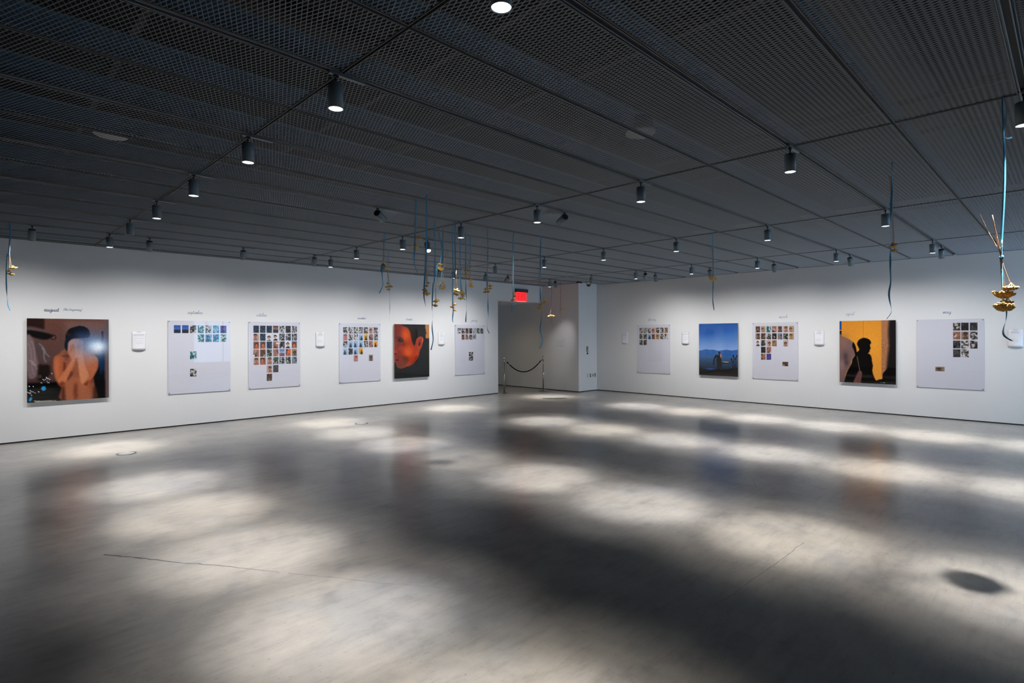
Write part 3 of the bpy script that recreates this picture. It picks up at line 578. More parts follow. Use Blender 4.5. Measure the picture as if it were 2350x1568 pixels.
# ------------------------------------------------------------------ curled text sheets
def sheet(side, a, label, kind):
    w, h, z0 = .20, .31, 1.378; (loc, rz) = on_wall(side, a, z0)
    t = thing('text_sheet', label, 'text sheet', loc, rz, 'white text sheets on the walls')
    n, mz = 10, 8
    def pt(i, k, off=0):
        s = 2*i/n-1; v = k/mz; b = .006+.034*(1-s*s)*(1-v)**1.2
        return (-w/2+w*i/n, -b-off, h*v)
    bm = bmesh.new(); fr = [[bm.verts.new(pt(i, k, .003)) for i in range(n+1)] for k in range(mz+1)]; bk = [[bm.verts.new(pt(i, k)) for i in range(n+1)] for k in range(mz+1)]
    for k in range(mz):
        for i in range(n): bm.faces.new((fr[k][i], fr[k][i+1], fr[k+1][i+1], fr[k+1][i])); bm.faces.new((bk[k][i], bk[k+1][i], bk[k+1][i+1], bk[k][i+1]))
    for i in range(n): bm.faces.new((fr[0][i], bk[0][i], bk[0][i+1], fr[0][i+1])); bm.faces.new((fr[mz][i], fr[mz][i+1], bk[mz][i+1], bk[mz][i]))
    for k in range(mz): bm.faces.new((fr[k][0], fr[k+1][0], bk[k+1][0], bk[k][0])); bm.faces.new((fr[k][n], bk[k][n], bk[k+1][n], fr[k+1][n]))
    obj('paper', bm, 'sheet', t, True)
    obj('top_clip', box(-.03, .03, -.012, 0, h-.012, h), 'plastic', t)
    bm = bmesh.new()
    lines = {0: [(.86, .1, .9), (.83, .1, .9), (.80, .1, .85), (.77, .1, .9), (.70, .25, .32), (.62, .12, .9), (.50, .12, .85), (.40, .3, .8), (.34, .2, .85)],
             1: [(.90-.025*i, .25, .75) for i in range(6)] + [(.45, .2, .7), (.36, .2, .72), (.30, .25, .7)],
             2: [(.88-.035*i, .22, .8-.03*(i % 3)) for i in range(8)] + [(.5, .22, .8), (.44, .22, .7), (.38, .22, .6)]}[kind]
    for v, x0, x1 in lines:
        k = v*mz; q = 6
        for s in range(q):
            a_, b_ = x0+(x1-x0)*s/q, x0+(x1-x0)*(s+.8)/q
            V = []
            for xx, vv in ((a_, v), (b_, v), (b_, v+.011), (a_, v+.011)): V.append(bm.verts.new(pt(xx*n, vv*mz, .0042)))
            bm.faces.new(V)
    obj('printed_text', bm, 'print', t)['kind'] = 'stuff'
    return t
sheet('L', 2.147, 'white curled text sheet beside the covered face photograph on the left wall', 0)
sheet('L', 5.40, 'white curled text sheet on the left wall between the two middle boards', 1)
sheet('L', 8.61, 'white curled text sheet on the left wall right of the orange face photograph', 2)
sheet('R', 8.89, 'white curled text sheet on the right wall closest to the pier', 2)
sheet('R', 7.053, 'white curled text sheet on the right wall left of the blue lake photograph', 0)
sheet('R', 3.91, 'white curled text sheet on the right wall left of the orange shadow photograph', 1)
sheet('R', .746, 'white curled text sheet at the right edge, behind the nearest hanging bouquet', 1)
# ------------------------------------------------------------------ handwriting
GL = {'a': ([[(1, .9), (.5, 1), (.1, .6), (.2, .1), (.6, 0), (.9, .4), (1, 1), (1, .3), (1.2, 0), (1.5, .2)]], 1.5),
 'u': ([[(0, 1), (0, .3), (.3, 0), (.7, .2), (.9, 1), (.9, .3), (1.1, 0), (1.4, .2)]], 1.4),
 'g': ([[(1, .9), (.5, 1), (.1, .6), (.2, .1), (.6, 0), (.9, .5), (1, 1), (1, -.6), (.6, -1), (.3, -.7), (1.4, .2)]], 1.4),
 's': ([[(0, .1), (.5, 1.1), (.8, .4), (.5, 0), (.1, .1), (1.1, .2)]], 1.1),
 't': ([[(.1, .1), (.5, 1.9), (.4, .4), (.6, 0), (1, .2)], [(.1, 1.2), (.9, 1.3)]], 1.0),
 'e': ([[(0, .3), (.8, .6), (.6, 1), (.2, .8), (.2, .2), (.6, 0), (1.1, .3)]], 1.1),
 'p': ([[(0, .3), (.3, 1), (.2, -1), (.3, .8), (.7, 1), (.9, .5), (.6, 0), (.4, .1), (1.2, .2)]], 1.2),
 'm': ([[(0, .2), (.2, 1), (.2, 0), (.5, 1), (.7, .8), (.7, 0), (1, 1), (1.2, .8), (1.2, .1), (1.5, .2)]], 1.5),
 'n': ([[(0, .2), (.2, 1), (.2, 0), (.5, 1), (.8, .8), (.8, .1), (1.1, .2)]], 1.1),
 'b': ([[(0, .3), (.5, 1.9), (.2, 2), (.2, .1), (.6, 0), (.9, .5), (.6, .9), (1.2, .9)]], 1.2),
 'r': ([[(0, .2), (.2, 1.1), (.6, .9), (.6, .1), (1, .2)]], 1.0),
 'o': ([[(.6, 1), (.1, .6), (.3, 0), (.8, .2), (.9, .8), (.6, 1), (1.2, .8)]], 1.2),
 'c': ([[(.8, .8), (.5, 1), (.1, .5), (.4, 0), (1, .3)]], 1.0), 'v': ([[(0, .9), (.3, 0), (.7, .9), (1.1, .8)]], 1.1),
 'd': ([[(.9, .9), (.4, 1), (.1, .5), (.4, 0), (.8, .3), (1, 2), (1, .2), (1.3, .1)]], 1.3),
 'j': ([[(.3, 1), (.3, -.7), (0, -1), (-.2, -.6), (.7, .2)]], .7), 'f': ([[(0, .2), (.6, 1.8), (.4, 2), (.3, 1.5), (.2, -.9), (.4, -.8), (.4, .1), (.9, .3)]], .9),
 'y': ([[(0, 1), (.1, .2), (.5, .1), (.8, 1), (.8, -.6), (.4, -1), (.3, -.6), (1.2, .2)]], 1.2), 'l': ([[(0, .2), (.6, 1.8), (.4, 2), (.3, .3), (.5, 0), (.9, .2)]], .9),
 'i': ([[(0, .2), (.3, 1), (.3, .2), (.7, .1)], [(.35, 1.5), (.38, 1.6)]], .7), 'h': ([[(0, .2), (.5, 1.9), (.2, 2), (.2, 0), (.4, .8), (.7, .9), (.8, .1), (1.2, .2)]], 1.2),
 '(': ([[(.5, 2.1), (.1, 1.2), (.1, .4), (.5, -.4)]], .7), ')': ([[(.1, 2.1), (.5, 1.2), (.5, .4), (.1, -.4)]], .7), ' ': ([], .8)}
def write(word, side, a0, a1, z, label, hscale=1.0, wd=.0026, m_='ink', base=None, single=True):
    (loc, rz) = base or on_wall(side, a0, z)
    tot = sum(GL[c][1] for c in word); w = abs(a1-a0); sx = w/tot; sy = sx*hscale
    bm = bmesh.new(); x = 0
    for c in word:
        for st in GL[c][0]:
            P = catmull([Vector(((x+q[0]+.18*q[1])*sx, 0, q[1]*sy)) for q in st], 5)
            for a, b in zip(P, P[1:]):
                d = (b-a); 
                if d.length < 1e-6: continue
                nrm = Vector((-d.z, 0, d.x)).normalized()*wd; e = d.normalized()*wd*.5
                V = [bm.verts.new(q+Vector((0, -.0012, 0))) for q in (a-nrm-e, b-nrm+e, b+nrm+e, a+nrm-e)]; bm.faces.new(V)
        x += GL[c][1]
    o = obj('handwritten_word', bm, m_, None); o.location = loc; o.rotation_euler = (0, 0, rz); tag(o, label, 'wall writing', 'handwritten words on the walls'); return o
write('august', 'L', .905, 1.085, 2.005, 'handwritten blue word august on the left wall above the covered face photograph', 1.25, .003)
write('(the beginning)', 'L', 1.14, 1.375, 2.025, 'small handwritten words in brackets, the beginning, right of the word august', 1.1, .0016)
write('september', 'L', 2.896, 3.141, 2.015, 'handwritten blue word september on the left wall above a board', 1.3, .0021)
write('october', 'L', 4.096, 4.295, 1.995, 'handwritten blue word october on the left wall above the fullest board', 1.3, .0021)
write('november', 'L', 6.28, 6.487, 1.983, 'handwritten blue word november on the left wall above a board', 1.3, .002)
write('december', 'L', 7.558, 7.748, 1.983, 'handwritten blue word december on the left wall above the orange face photograph', 1.3, .002)
write('january', 'L', 9.6, 9.814, 1.985, 'handwritten blue word january on the left wall near the doorway', 1.2, .002)
write('february', 'R', 8.144, 7.913, 2.005, 'handwritten blue word february on the right wall nearest the pier', 1.2, .002)
write('march', 'R', 4.743, 4.56, 1.985, 'handwritten blue word march on the right wall above a board', 1.2, .002)
write('april', 'R', 3.4, 3.24, 2.010, 'handwritten blue word april on the right wall above the orange shadow photograph', 1.2, .002)
write('may', 'R', 1.768, 1.64, 2.0, 'handwritten blue word may on the right wall above the emptiest board', 1.0, .0024)
bm = bmesh.new()          # four lines too far away to read: a wavering stroke each
for li, L_ in enumerate((.35, .33, .29, .34)):
    x = 0; P = []
    while x < L_:
        P.append(Vector((x, -.0012, .1-.058*li + R.uniform(-.012, .014)))); x += .009
        if R.random() < .13:
            P, Q = [], P; x += .018
            for a, b in zip(Q, Q[1:]):
                nrm = Vector((-(b-a).z, 0, (b-a).x)).normalized()*.002; bm.faces.new([bm.verts.new(q) for q in (a-nrm, b-nrm, b+nrm, a+nrm)])
    for a, b in zip(P, P[1:]):
        nrm = Vector((-(b-a).z, 0, (b-a).x)).normalized()*.002; bm.faces.new([bm.verts.new(q) for q in (a-nrm, b-nrm, b+nrm, a+nrm)])
o = obj('handwritten_lines', bm, 'ink2', None, loc=(XP, 10.70, 1.375)); o.rotation_euler = (0, 0, -PI/2); tag(o, 'four faint handwritten lines in a lit patch on the wall beside the doorway', 'wall writing')
# ------------------------------------------------------------------ bouquets on ribbons
BOUQ = [
["b1",[0.443,9.802],[[0.0,0.0],[-0.003,-0.211],[-0.01,-0.38],[-0.026,-0.413],[-0.034,-0.673],[-0.03,-1.032],[-0.003,-1.135]],[[[-0.026,-0.194],[-0.011,-0.365],[0.01,-0.553]],[[0.008,-0.217],[-0.01,-0.365],[-0.019,-0.599]],[[-0.004,-0.262],[-0.01,-0.376],[0.001,-0.639]]],[[0.032,-0.568,0.074],[-0.019,-0.61,0.046],[0.011,-0.654,0.068]]],
["b2",[4.342,7.015],[[-0.0,0.0],[-0.009,-0.126],[-0.01,-0.302],[-0.017,-0.403],[-0.036,-0.478],[-0.027,-0.655],[-0.024,-0.749],[-0.072,-0.862]],[[[0.009,-0.151],[-0.007,-0.277],[-0.014,-0.397]]],[[-0.014,-0.408,0.057]]],
["b3",[5.171,8.232],[[0.0,0.0],[-0.004,-0.208],[-0.016,-0.394],[0.006,-0.58],[0.02,-0.706],[0.027,-0.951],[0.017,-1.211]],[[[-0.03,-0.178],[-0.016,-0.297]],[[-0.023,-0.193],[-0.001,-0.431],[-0.017,-0.595]],[[-0.008,-0.208],[0.002,-0.431],[0.035,-0.61]],[[-0.015,-0.201],[-0.001,-0.446],[0.006,-0.654]]],[[-0.017,-0.32,0.074],[-0.024,-0.639,0.067],[0.039,-0.632,0.067],[0.005,-0.684,0.067],[-0.009,-0.58,0.052]]],
["b4",[3.506,5.026],[[0.0,0.0],[-0.005,-0.201],[-0.009,-0.39],[-0.014,-0.503],[-0.019,-0.669],[-0.01,-0.73],[0.018,-0.792]],[[[0.001,-0.271],[-0.006,-0.366],[0.024,-0.413]],[[-0.018,-0.257],[-0.009,-0.39],[-0.011,-0.494]]],[[0.028,-0.423,0.057],[-0.011,-0.505,0.071]]],
["b5",[3.472,4.785],[[-0.0,0.0],[-0.003,-0.334],[-0.006,-0.654],[-0.021,-0.883],[-0.029,-1.06],[-0.011,-1.179]],[[[0.007,-0.586],[-0.007,-0.746],[0.013,-0.915]],[[-0.011,-0.599],[-0.007,-0.755],[-0.003,-0.947]],[[0.017,-0.609],[-0.005,-0.769],[-0.023,-0.988]],[[-0.02,-0.631],[-0.002,-0.783],[-0.002,-1.025]]],[[0.013,-0.924,0.041],[-0.003,-0.954,0.041],[-0.023,-0.998,0.055],[-0.002,-1.037,0.069]]],
["b6",[4.369,5.84],[[0.0,0.0],[-0.008,-0.147],[0.001,-0.209],[-0.001,-0.537],[-0.01,-0.769],[-0.024,-0.815],[-0.039,-1.109],[-0.033,-1.188],[-0.042,-1.373],[-0.03,-1.524],[-0.057,-1.663]],[[[-0.02,-0.571],[-0.012,-0.764],[0.015,-1.013]],[[-0.003,-0.583],[-0.01,-0.769],[0.004,-0.911],[-0.003,-1.069]]],[[0.014,-1.024,0.079],[-0.003,-1.081,0.068]]],
["b7",[4.657,6.129],[[0.0,-0.0],[0.006,-0.132],[0.033,-0.263],[0.018,-0.466],[-0.028,-0.52],[-0.029,-0.627],[-0.032,-0.729]],[[[0.035,-0.281],[0.018,-0.466],[0.011,-0.49]],[[0.029,-0.269],[0.023,-0.46],[0.007,-0.538]],[[0.041,-0.293],[0.023,-0.472],[0.028,-0.562]]],[[0.014,-0.494,0.054],[0.009,-0.547,0.072],[0.027,-0.572,0.054]]],
["b8",[4.723,6.13],[[0.0,0.0],[-0.001,-0.213],[-0.006,-0.454],[-0.018,-0.634],[-0.03,-0.755],[-0.049,-0.842]],[[[0.044,-0.009],[0.01,-0.153],[0.0,-0.454],[-0.012,-0.737]],[[0.036,-0.295],[0.006,-0.574],[0.002,-0.809]],[[0.061,-0.31],[0.012,-0.544],[-0.055,-0.779]]],[[-0.012,-0.746,0.06],[-0.058,-0.791,0.054],[0.012,-0.785,0.048],[0.002,-0.821,0.072]]],
["b9",[4.691,5.871],[[0.0,0.0],[-0.002,-0.272],[0.003,-0.614],[-0.006,-0.792],[-0.006,-1.015],[-0.001,-1.138],[-0.011,-1.26],[-0.003,-1.296]],[[[0.006,-0.716],[-0.0,-0.892],[0.017,-1.044]],[[-0.011,-0.728],[-0.0,-0.904],[-0.021,-1.079]],[[0.0,-0.775],[0.002,-1.009],[0.02,-1.126]]],[[0.021,-1.056,0.047],[-0.024,-1.09,0.047],[0.022,-1.137,0.047]]],
["b10",[4.551,5.642],[[0.0,0.0],[-0.002,-0.291],[-0.005,-0.636],[-0.011,-0.743]],[[[0.008,-0.63],[0.003,-0.867]],[[-0.01,-0.642],[-0.018,-0.918]],[[0.001,-0.653],[0.016,-0.935]]],[[0.012,-0.89,0.073],[-0.019,-0.93,0.051],[0.016,-0.947,0.045]]],
["b11",[5.099,6.243],[[0.0,0.0],[0.014,-0.157],[0.013,-0.627],[0.027,-0.786],[0.039,-0.899],[0.084,-0.964]],[[[-0.035,-0.377],[0.008,-0.597],[0.041,-0.848]],[[-0.01,-0.396],[0.021,-0.66],[0.05,-0.88]],[[0.003,-0.408],[0.014,-0.66],[0.021,-0.924]]],[[0.041,-0.863,0.094],[0.05,-0.896,0.057],[0.021,-0.939,0.075]]],
["b12",[5.06,6.05],[[-0.0,0.0],[0.002,-0.185],[0.002,-0.474],[0.004,-0.849],[0.011,-1.04],[-0.002,-1.286]],[[[-0.009,-0.449],[-0.007,-0.554]],[[0.015,-0.455],[0.005,-0.615]]],[[-0.007,-0.564,0.068],[0.005,-0.626,0.074]]],
["b13",[5.34,6.282],[[0.0,0.0],[0.002,-0.125],[0.011,-0.164],[-0.002,-0.379],[-0.046,-0.423]],[[[0.008,-0.164],[-0.006,-0.376],[0.006,-0.646]],[[-0.008,-0.176],[-0.003,-0.447],[-0.0,-0.691]],[[0.021,-0.157],[0.001,-0.415],[0.013,-0.737]]],[[0.008,-0.659,0.052],[-0.0,-0.703,0.058],[0.013,-0.746,0.077]]],
["b14",[5.165,5.706],[[0.0,0.0],[0.002,-0.274],[0.003,-0.545],[-0.007,-0.695],[0.002,-0.959],[0.006,-1.141],[0.009,-1.206],[-0.008,-1.34],[-0.004,-1.394],[0.022,-1.445]],[[[-0.024,-0.424],[-0.011,-0.605],[0.037,-0.78]],[[-0.01,-0.455],[-0.005,-0.635],[-0.023,-0.816]],[[0.014,-0.455],[0.001,-0.635],[0.011,-0.858]]],[[0.039,-0.792,0.06],[0.034,-0.825,0.054],[-0.021,-0.83,0.06],[-0.03,-0.87,0.06],[0.011,-0.87,0.048]]],
["b15",[5.669,5.697],[[0.0,0.0],[-0.01,-0.082],[-0.007,-0.289],[-0.009,-0.78],[-0.012,-0.975],[-0.022,-1.045],[-0.029,-1.152],[-0.006,-1.312]],[[[-0.036,-0.529],[-0.015,-0.724],[-0.003,-0.85]],[[-0.052,-0.724],[-0.033,-0.648],[-0.008,-0.755],[0.008,-0.894]],[[-0.027,-0.547],[-0.012,-0.787],[-0.015,-0.95]]],[[-0.003,-0.862,0.05],[0.008,-0.906,0.057],[-0.015,-0.966,0.057]]],
["b16",[5.085,4.643],[[0.0,0.0],[-0.017,-0.161],[0.005,-0.269],[-0.001,-0.485],[0.003,-0.727],[-0.003,-0.905],[0.005,-1.05],[0.009,-1.26],[-0.002,-1.362],[-0.004,-1.43],[0.017,-1.506],[0.017,-1.578],[-0.014,-1.642]],[[[-0.026,-0.63],[-0.013,-0.835],[-0.015,-1.088]],[[-0.005,-0.641],[-0.003,-0.862],[0.04,-1.061]],[[0.004,-0.625],[-0.003,-0.889],[-0.009,-1.131]]],[[-0.006,-1.099,0.043],[0.045,-1.072,0.065],[-0.009,-1.142,0.075]]],
["b17",[10.928,9.593],[[0.0,0.0],[-0.002,-0.568],[0.002,-0.943],[0.001,-1.079],[0.016,-1.227],[0.015,-1.369]],[[[-0.008,-0.454],[0.002,-0.738],[-0.066,-0.954]],[[0.015,-0.454],[0.002,-0.738],[-0.016,-0.943]],[[-0.003,-0.477],[0.008,-0.738],[0.036,-0.943]]],[[-0.066,-0.974,0.068],[-0.016,-0.963,0.091],[0.036,-0.966,0.08]]],
["b18",[11.273,9.579],[[-0.0,-0.0],[-0.005,-0.681],[-0.006,-0.9],[-0.007,-1.073],[0.016,-1.154]],[[[0.005,-0.265],[-0.006,-0.715]],[[-0.01,-0.3],[0.029,-0.762]]],[[-0.006,-0.744,0.058],[0.029,-0.785,0.081]]],
["b19",[7.759,3.697],[[0.0,0.0],[0.001,-0.19],[0.001,-0.389],[0.004,-0.665],[-0.0,-0.956],[0.01,-1.051],[0.016,-1.12]],[[[-0.028,-0.212],[-0.001,-0.411],[0.005,-0.551],[0.049,-0.658]],[[-0.02,-0.221],[0.002,-0.443],[-0.002,-0.57],[-0.04,-0.626]],[[-0.01,-0.234],[0.002,-0.475],[-0.021,-0.658]]],[[-0.04,-0.633,0.057],[-0.021,-0.668,0.076],[0.049,-0.668,0.07]]],
["b20",[5.682,1.095],[[0.0,0.0],[-0.01,-0.14],[-0.014,-0.258],[-0.024,-0.366],[-0.029,-0.593],[-0.027,-0.773],[-0.025,-0.91],[-0.018,-1.028],[-0.031,-1.136],[-0.013,-1.263],[-0.021,-1.304],[-0.055,-1.345]],[[[-0.034,-0.108],[-0.018,-0.258],[-0.011,-0.321],[0.004,-0.706]],[[-0.027,-0.127],[-0.014,-0.277],[-0.007,-0.37],[0.009,-0.751]]],[[0.004,-0.715,0.064],[0.009,-0.761,0.045]]],
["b21",[4.619,0.315],[[0.0,0.0],[-0.002,-0.187],[-0.0,-0.541],[-0.003,-0.962],[-0.006,-0.997],[0.001,-1.076],[0.003,-1.254],[0.018,-1.334],[0.012,-1.391],[-0.008,-1.459],[-0.0,-1.494],[0.043,-1.523]],[[[-0.126,-0.728],[-0.074,-0.853],[-0.013,-0.979],[-0.004,-1.057],[0.018,-1.204]],[[-0.072,-0.753],[-0.039,-0.88],[-0.01,-0.983],[0.001,-1.057],[0.035,-1.166]],[[-0.05,-0.732],[-0.031,-0.88],[-0.01,-0.983],[0.004,-1.062],[0.038,-1.269]],[[-0.009,-0.894],[-0.01,-1.003],[-0.007,-1.138],[-0.006,-1.282]]],[[0.038,-1.191,0.073],[0.024,-1.228,0.098],[0.041,-1.28,0.06],[0.0,-1.311,0.095]]]]

BLAB = {
'b1': 'small bundle of dried yellow flowers on a blue ribbon, far left',
'b2': 'single dried yellow flower on a blue ribbon, leftmost of the middle cluster',
'b3': 'dried yellow flowers on a thin dark ribbon with a long straight tail',
'b4': 'two dried flower heads highest in the cluster, on a broad blue ribbon',
'b5': 'four dark flower heads on a long blue ribbon crossing the small bright spotlight',
'b6': 'dried flowers on a long wavy blue ribbon hanging beside the orange face photograph',
'b7': 'short bundle of three flower heads with its ribbon tail over a tilted lamp',
'b8': 'dark yellow flower bundle with long stems fanning upwards, left centre of the cluster',
'b9': 'three small pale flower heads lowest in the cluster on a long light blue ribbon',
'b10': 'bright golden flower bundle with pale stems in the centre of the cluster',
'b11': 'flower bundle with crossing long stems and a ribbon tail pointing down to the right',
'b12': 'two small bright flower heads on a thin blue ribbon hanging below the cylinder spotlight',
'b13': 'three stacked dark flower heads at the right side of the cluster',
'b14': 'bright golden flower bundle on a long pale blue ribbon, right of the cluster',
'b15': 'dark flower bundle on a blue ribbon just left of the red exit sign',
'b16': 'bright golden flowers on a long blue ribbon in front of the doorway',
'b17': 'small dull flower bundle on a thin dark line, left of two beside the doorway',
'b18': 'smallest dull flower pair on a thin dark line, right of two beside the doorway',
'b19': 'flower bundle on a blue ribbon hanging above the blue lake photograph',
'b20': 'two golden flower heads on a twisted blue ribbon ending above the orange shadow photograph',
'b21': 'nearest and largest dried flower bundle on a blue ribbon at the right edge'}
def head_mesh(seed, n):
    q = random.Random(seed); bm = bmesh.new()
    # branching rays under the umbel (stem side is up: the bunch hangs head down)
    for i in range(7):
        a = 2*PI*i/7+q.uniform(-.2, .2); e = .40*q.uniform(.5, 1)
        tube(bm, [(0, 0, .36), (math.cos(a)*e*.5, math.sin(a)*e*.5, .20), (math.cos(a)*e, math.sin(a)*e, .02)], .020, 4)
    for i in range(n):     # florets packed in a shallow, lumpy cushion
        a = i*2.39996; rr = .46*math.sqrt((i+.5)/n)*q.uniform(.92, 1.1)
        z = -.10 + .20*(rr/.5)**2 + q.uniform(-.05, .05); s = q.uniform(.055, .085)*(1.35 if n < 30 else .82)
        mt = Matrix.Translation((rr*math.cos(a), rr*math.sin(a), z)) @ Matrix.Diagonal((s*1.15, s*1.15, s*.8, 1))
        bmesh.ops.create_icosphere(bm, subdivisions=1, radius=1, matrix=mt)
    lathe(bm, [(.05, -.04), (.30, -.03), (.43, .03), (.40, .09), (.20, .12), (.04, .16)], 12)
    me = bpy.data.meshes.new('flower_head'); bm.to_mesh(me); bm.free(); me.materials.append(M['flower'])
    for p_ in me.polygons: p_.use_smooth = True
    return me
heads = [head_mesh(11+i, 26) for i in range(3)] ; bighead = [head_mesh(31+i, 150) for i in range(3)]
for n, (px, py), RB, ST, FL in BOUQ:
    q = random.Random(n); near = n in ('b21', 'b20')
    t = thing('flower_bouquet', BLAB[n], 'dried flowers', (px, py, ZC-.003), yaw-PI/2, 'dried flower bunches hanging on ribbons')
    # ribbon: flat strip, twisting as it falls
    pts = catmull([Vector((a, 0, z)) for a, z in RB], 9); L_ = len(pts)
    hw = .0075 if n not in ('b17', 'b18', 'b3') else .004
    bm = bmesh.new(); prev = None; ph = q.uniform(0, 3); kz = min(z for _, z in ST[0]) if ST else -1; ztop = RB[0][1]; s = 0
    fz = min(fl[1] for fl in FL)
    for i, p_ in enumerate(pts):
        if i: s += (pts[i]-pts[i-1]).length
        below = p_.z < fz+.02
        ang = ph*.1 + (.5*math.sin(s*3+ph)) + ((math.sin(s*9+ph)*1.25) if (below or n in ('b20', 'b16', 'b14')) else 0)
        d = Vector((math.cos(ang), math.sin(ang), 0))*hw
        sway = Vector((0, .012*math.sin(s*5+ph), 0))
        cur = [bm.verts.new(p_+sway-d), bm.verts.new(p_+sway+d)]
        if prev: bm.faces.new((prev[0], prev[1], cur[1], cur[0]))
        prev = cur
    rb = obj('ribbon', bm, 'ribbon' if n not in ('b17', 'b18') else 'ribbonp', t, True)
    so = rb.modifiers.new('thick', 'SOLIDIFY'); so.thickness = .0006
    if n == 'b21':
        for P in ([(.0, 0, 0), (.028, .006, -.09), (.012, .004, -.19), (-.002, 0, -.27)], [(.002, 0, -.235), (.02, -.006, -.262), (.05, -.008, -.256)]):
            bm = bmesh.new(); prev = None
            for i, p_ in enumerate(catmull(P, 6)):
                d = Vector((.25, .6, .3)).normalized()*.0075 if len(P) == 4 else Vector((.1, .5, .8)).normalized()*.0075
                cur = [bm.verts.new(p_-d), bm.verts.new(p_+d)]
                if prev: bm.faces.new((prev[0], prev[1], cur[1], cur[0]))
                prev = cur
            o = obj('ribbon_tail', bm, 'ribbon', t, True); o.modifiers.new('thick', 'SOLIDIFY').thickness = .0006
    if n in ('b21', 'b20', 'b16', 'b5', 'b14'):
        kx, kzz = {'b21': (-.004, -1.0), 'b20': (-.024, -.366), 'b16': (.003, -.727), 'b5': (-.015, -.78), 'b14': (0, -.60)}[n]
        bm = bmesh.new(); lathe(bm, [(.005, -.012), (.0085, -.005), (.0085, .005), (.005, .012)], 10); obj('ribbon_knot', bm, 'ribbon', t, True, (kx, .003, kzz))
    rad = .0022 if not near else .0027
    ends = []
    for k, st in enumerate(ST):
        dep = q.uniform(-.02, .02); e = len(st)-1
        P = [Vector((a, dep*(abs(i-e*.5)/max(e*.5, 1)) + .005, z)) for i, (a, z) in enumerate(st)]
        hd = min(FL, key=lambda g: (g[0]-P[-1].x)**2+(g[1]-P[-1].z)**2); P.append(Vector((hd[0], P[-1].y, hd[1]+.18*max(hd[2]*1.12, .035)))) if hd[1] < P[-1].z-.004 else None
        bm = bmesh.new(); Q = catmull(P, 5)
        Q = [v+Vector((q.uniform(-.0012, .0012), 0, 0)) if 0 < i < len(Q)-1 else v for i, v in enumerate(Q)]
        tube(bm, Q, rad, 6, .75)
        if n == 'b21':        # leaf scars on the cut stems
            for i in range(2, len(Q)//2, 3): lathe(bm, [(.002, -.004), (.0042, 0), (.002, .004)], 6, z0=Q[i].z, cx=Q[i].x, cy=Q[i].y)
        obj('stem', bm, 'stem', t, True); ends.append((P[-1], k))
    for k, (a, z, w) in enumerate(FL):
        w = max(w*1.12, .035); dep = min(ends, key=lambda e: (e[0].x-a)**2+(e[0].z-z)**2)[0].y if ends else 0
        me = (bighead if near else heads)[k % 3]
        inst('flower_head', me, t, (a, dep, z-w*.05), (q.uniform(-.25, .25), q.uniform(-.3, .3), q.uniform(0, 6)), (w, w, w*1.15))
# ------------------------------------------------------------------ far corner: stanchions, rope, exit sign, camera, switches
def stanchion(x, y, label):
    t = thing('stanchion_post', label, 'barrier post', (x, y, 0), 0, 'chrome barrier posts')
    obj('base', lathe(bmesh.new(), [(.14, 0), (.14, .008), (.13, .018), (.06, .034), (.028, .05)], 28), 'chrome', t, True)
    obj('pole', lathe(bmesh.new(), [(.019, .045), (.019, .90)], 18), 'chrome', t, True)
    obj('collar', lathe(bmesh.new(), [(.022, .885), (.03, .892), (.03, .925), (.022, .935)], 18), 'chrome', t, True)
    obj('finial', lathe(bmesh.new(), [(.014, .93), (.012, .95), (.024, .965), (.029, .985), (.024, 1.003), (.008, 1.012)], 18), 'chrome', t, True)
    return t
SA, SB = (10.75, 11.20), (12.0, 10.86)
stanchion(*SA, 'chrome barrier post at the left side of the doorway'); stanchion(*SB, 'chrome barrier post at the right side of the doorway')
a, b = Vector((SA[0], SA[1], .905)), Vector((SB[0], SB[1], .905)); dv = (b-a).normalized()
t = thing('barrier_rope', 'black sagging barrier rope hooked between the two chrome posts', 'rope', ((a.x+b.x)/2, (a.y+b.y)/2, .57))
o0 = Vector(t.location); P = []
for i in range(25):
    s = i/24; p_ = a.lerp(b, .07+.86*s); p_.z = .875 - .30*(1-(2*s-1)**2) - 0; P.append(p_-o0)
bm = bmesh.new(); tube(bm, P, .0155, 10); obj('rope', bm, 'rope', t, True)
for e, p0, p1 in ((0, a+dv*.036, P[0]+o0), (1, b-dv*.036, P[-1]+o0)):
    bm = bmesh.new(); tube(bm, [p0-o0, (p0.lerp(p1, .5))-o0+Vector((0, 0, -.004)), p1-o0+(P[1]-P[0] if e == 0 else P[-2]-P[-1])*.4], .0125, 10); obj('snap_hook', bm, 'chrome', t, True)
t = thing('exit_sign', 'red glowing exit sign with a dark grey housing above the doorway', 'exit sign', (11.47, YL, 2.60))
obj('housing', box(-.235, .235, -.085, -.001, .255, .345), 'exitbox', t)
obj('glow_panel', box(-.205, .205, -.05, -.042, 0, .255), 'red', t)
obj('panel_edge_light', box(-.205, .205, -.052, -.040, -.006, 0), 'redhot', t)
bm = bmesh.new()
for x0, x1, z0, z1 in ((-.15, -.125, .045, .215), (-.125, -.065, .19, .215), (-.125, -.075, .118, .142), (-.125, -.065, .045, .07), (.042, .068, .045, .215), (.085, .175, .19, .215), (.117, .143, .045, .19)): bx(bm, x0, x1, -.0535, -.0502, z0, z1)
for s in (-1, 1):
    vs = [(-.005-s*.037-.012, .045), (-.005-s*.037+.012, .045), (-.005+s*.037+.012, .215), (-.005+s*.037-.012, .215)]
    for y in (-.0535,): bm.faces.new([bm.verts.new((x, y, z)) for x, z in vs])
obj('exit_lettering', bm, 'redtxt', t)
lt = bpy.data.lights.new('exit_glow', 'AREA'); lt.size = .35; lt.energy = .45; lt.color = (1, .08, .08); lo = bpy.data.objects.new('exit_glow', lt); C.objects.link(lo); lo.parent = t; lo.location = (0, -.06, .12); lo.rotation_euler = (PI/2, 0, 0)
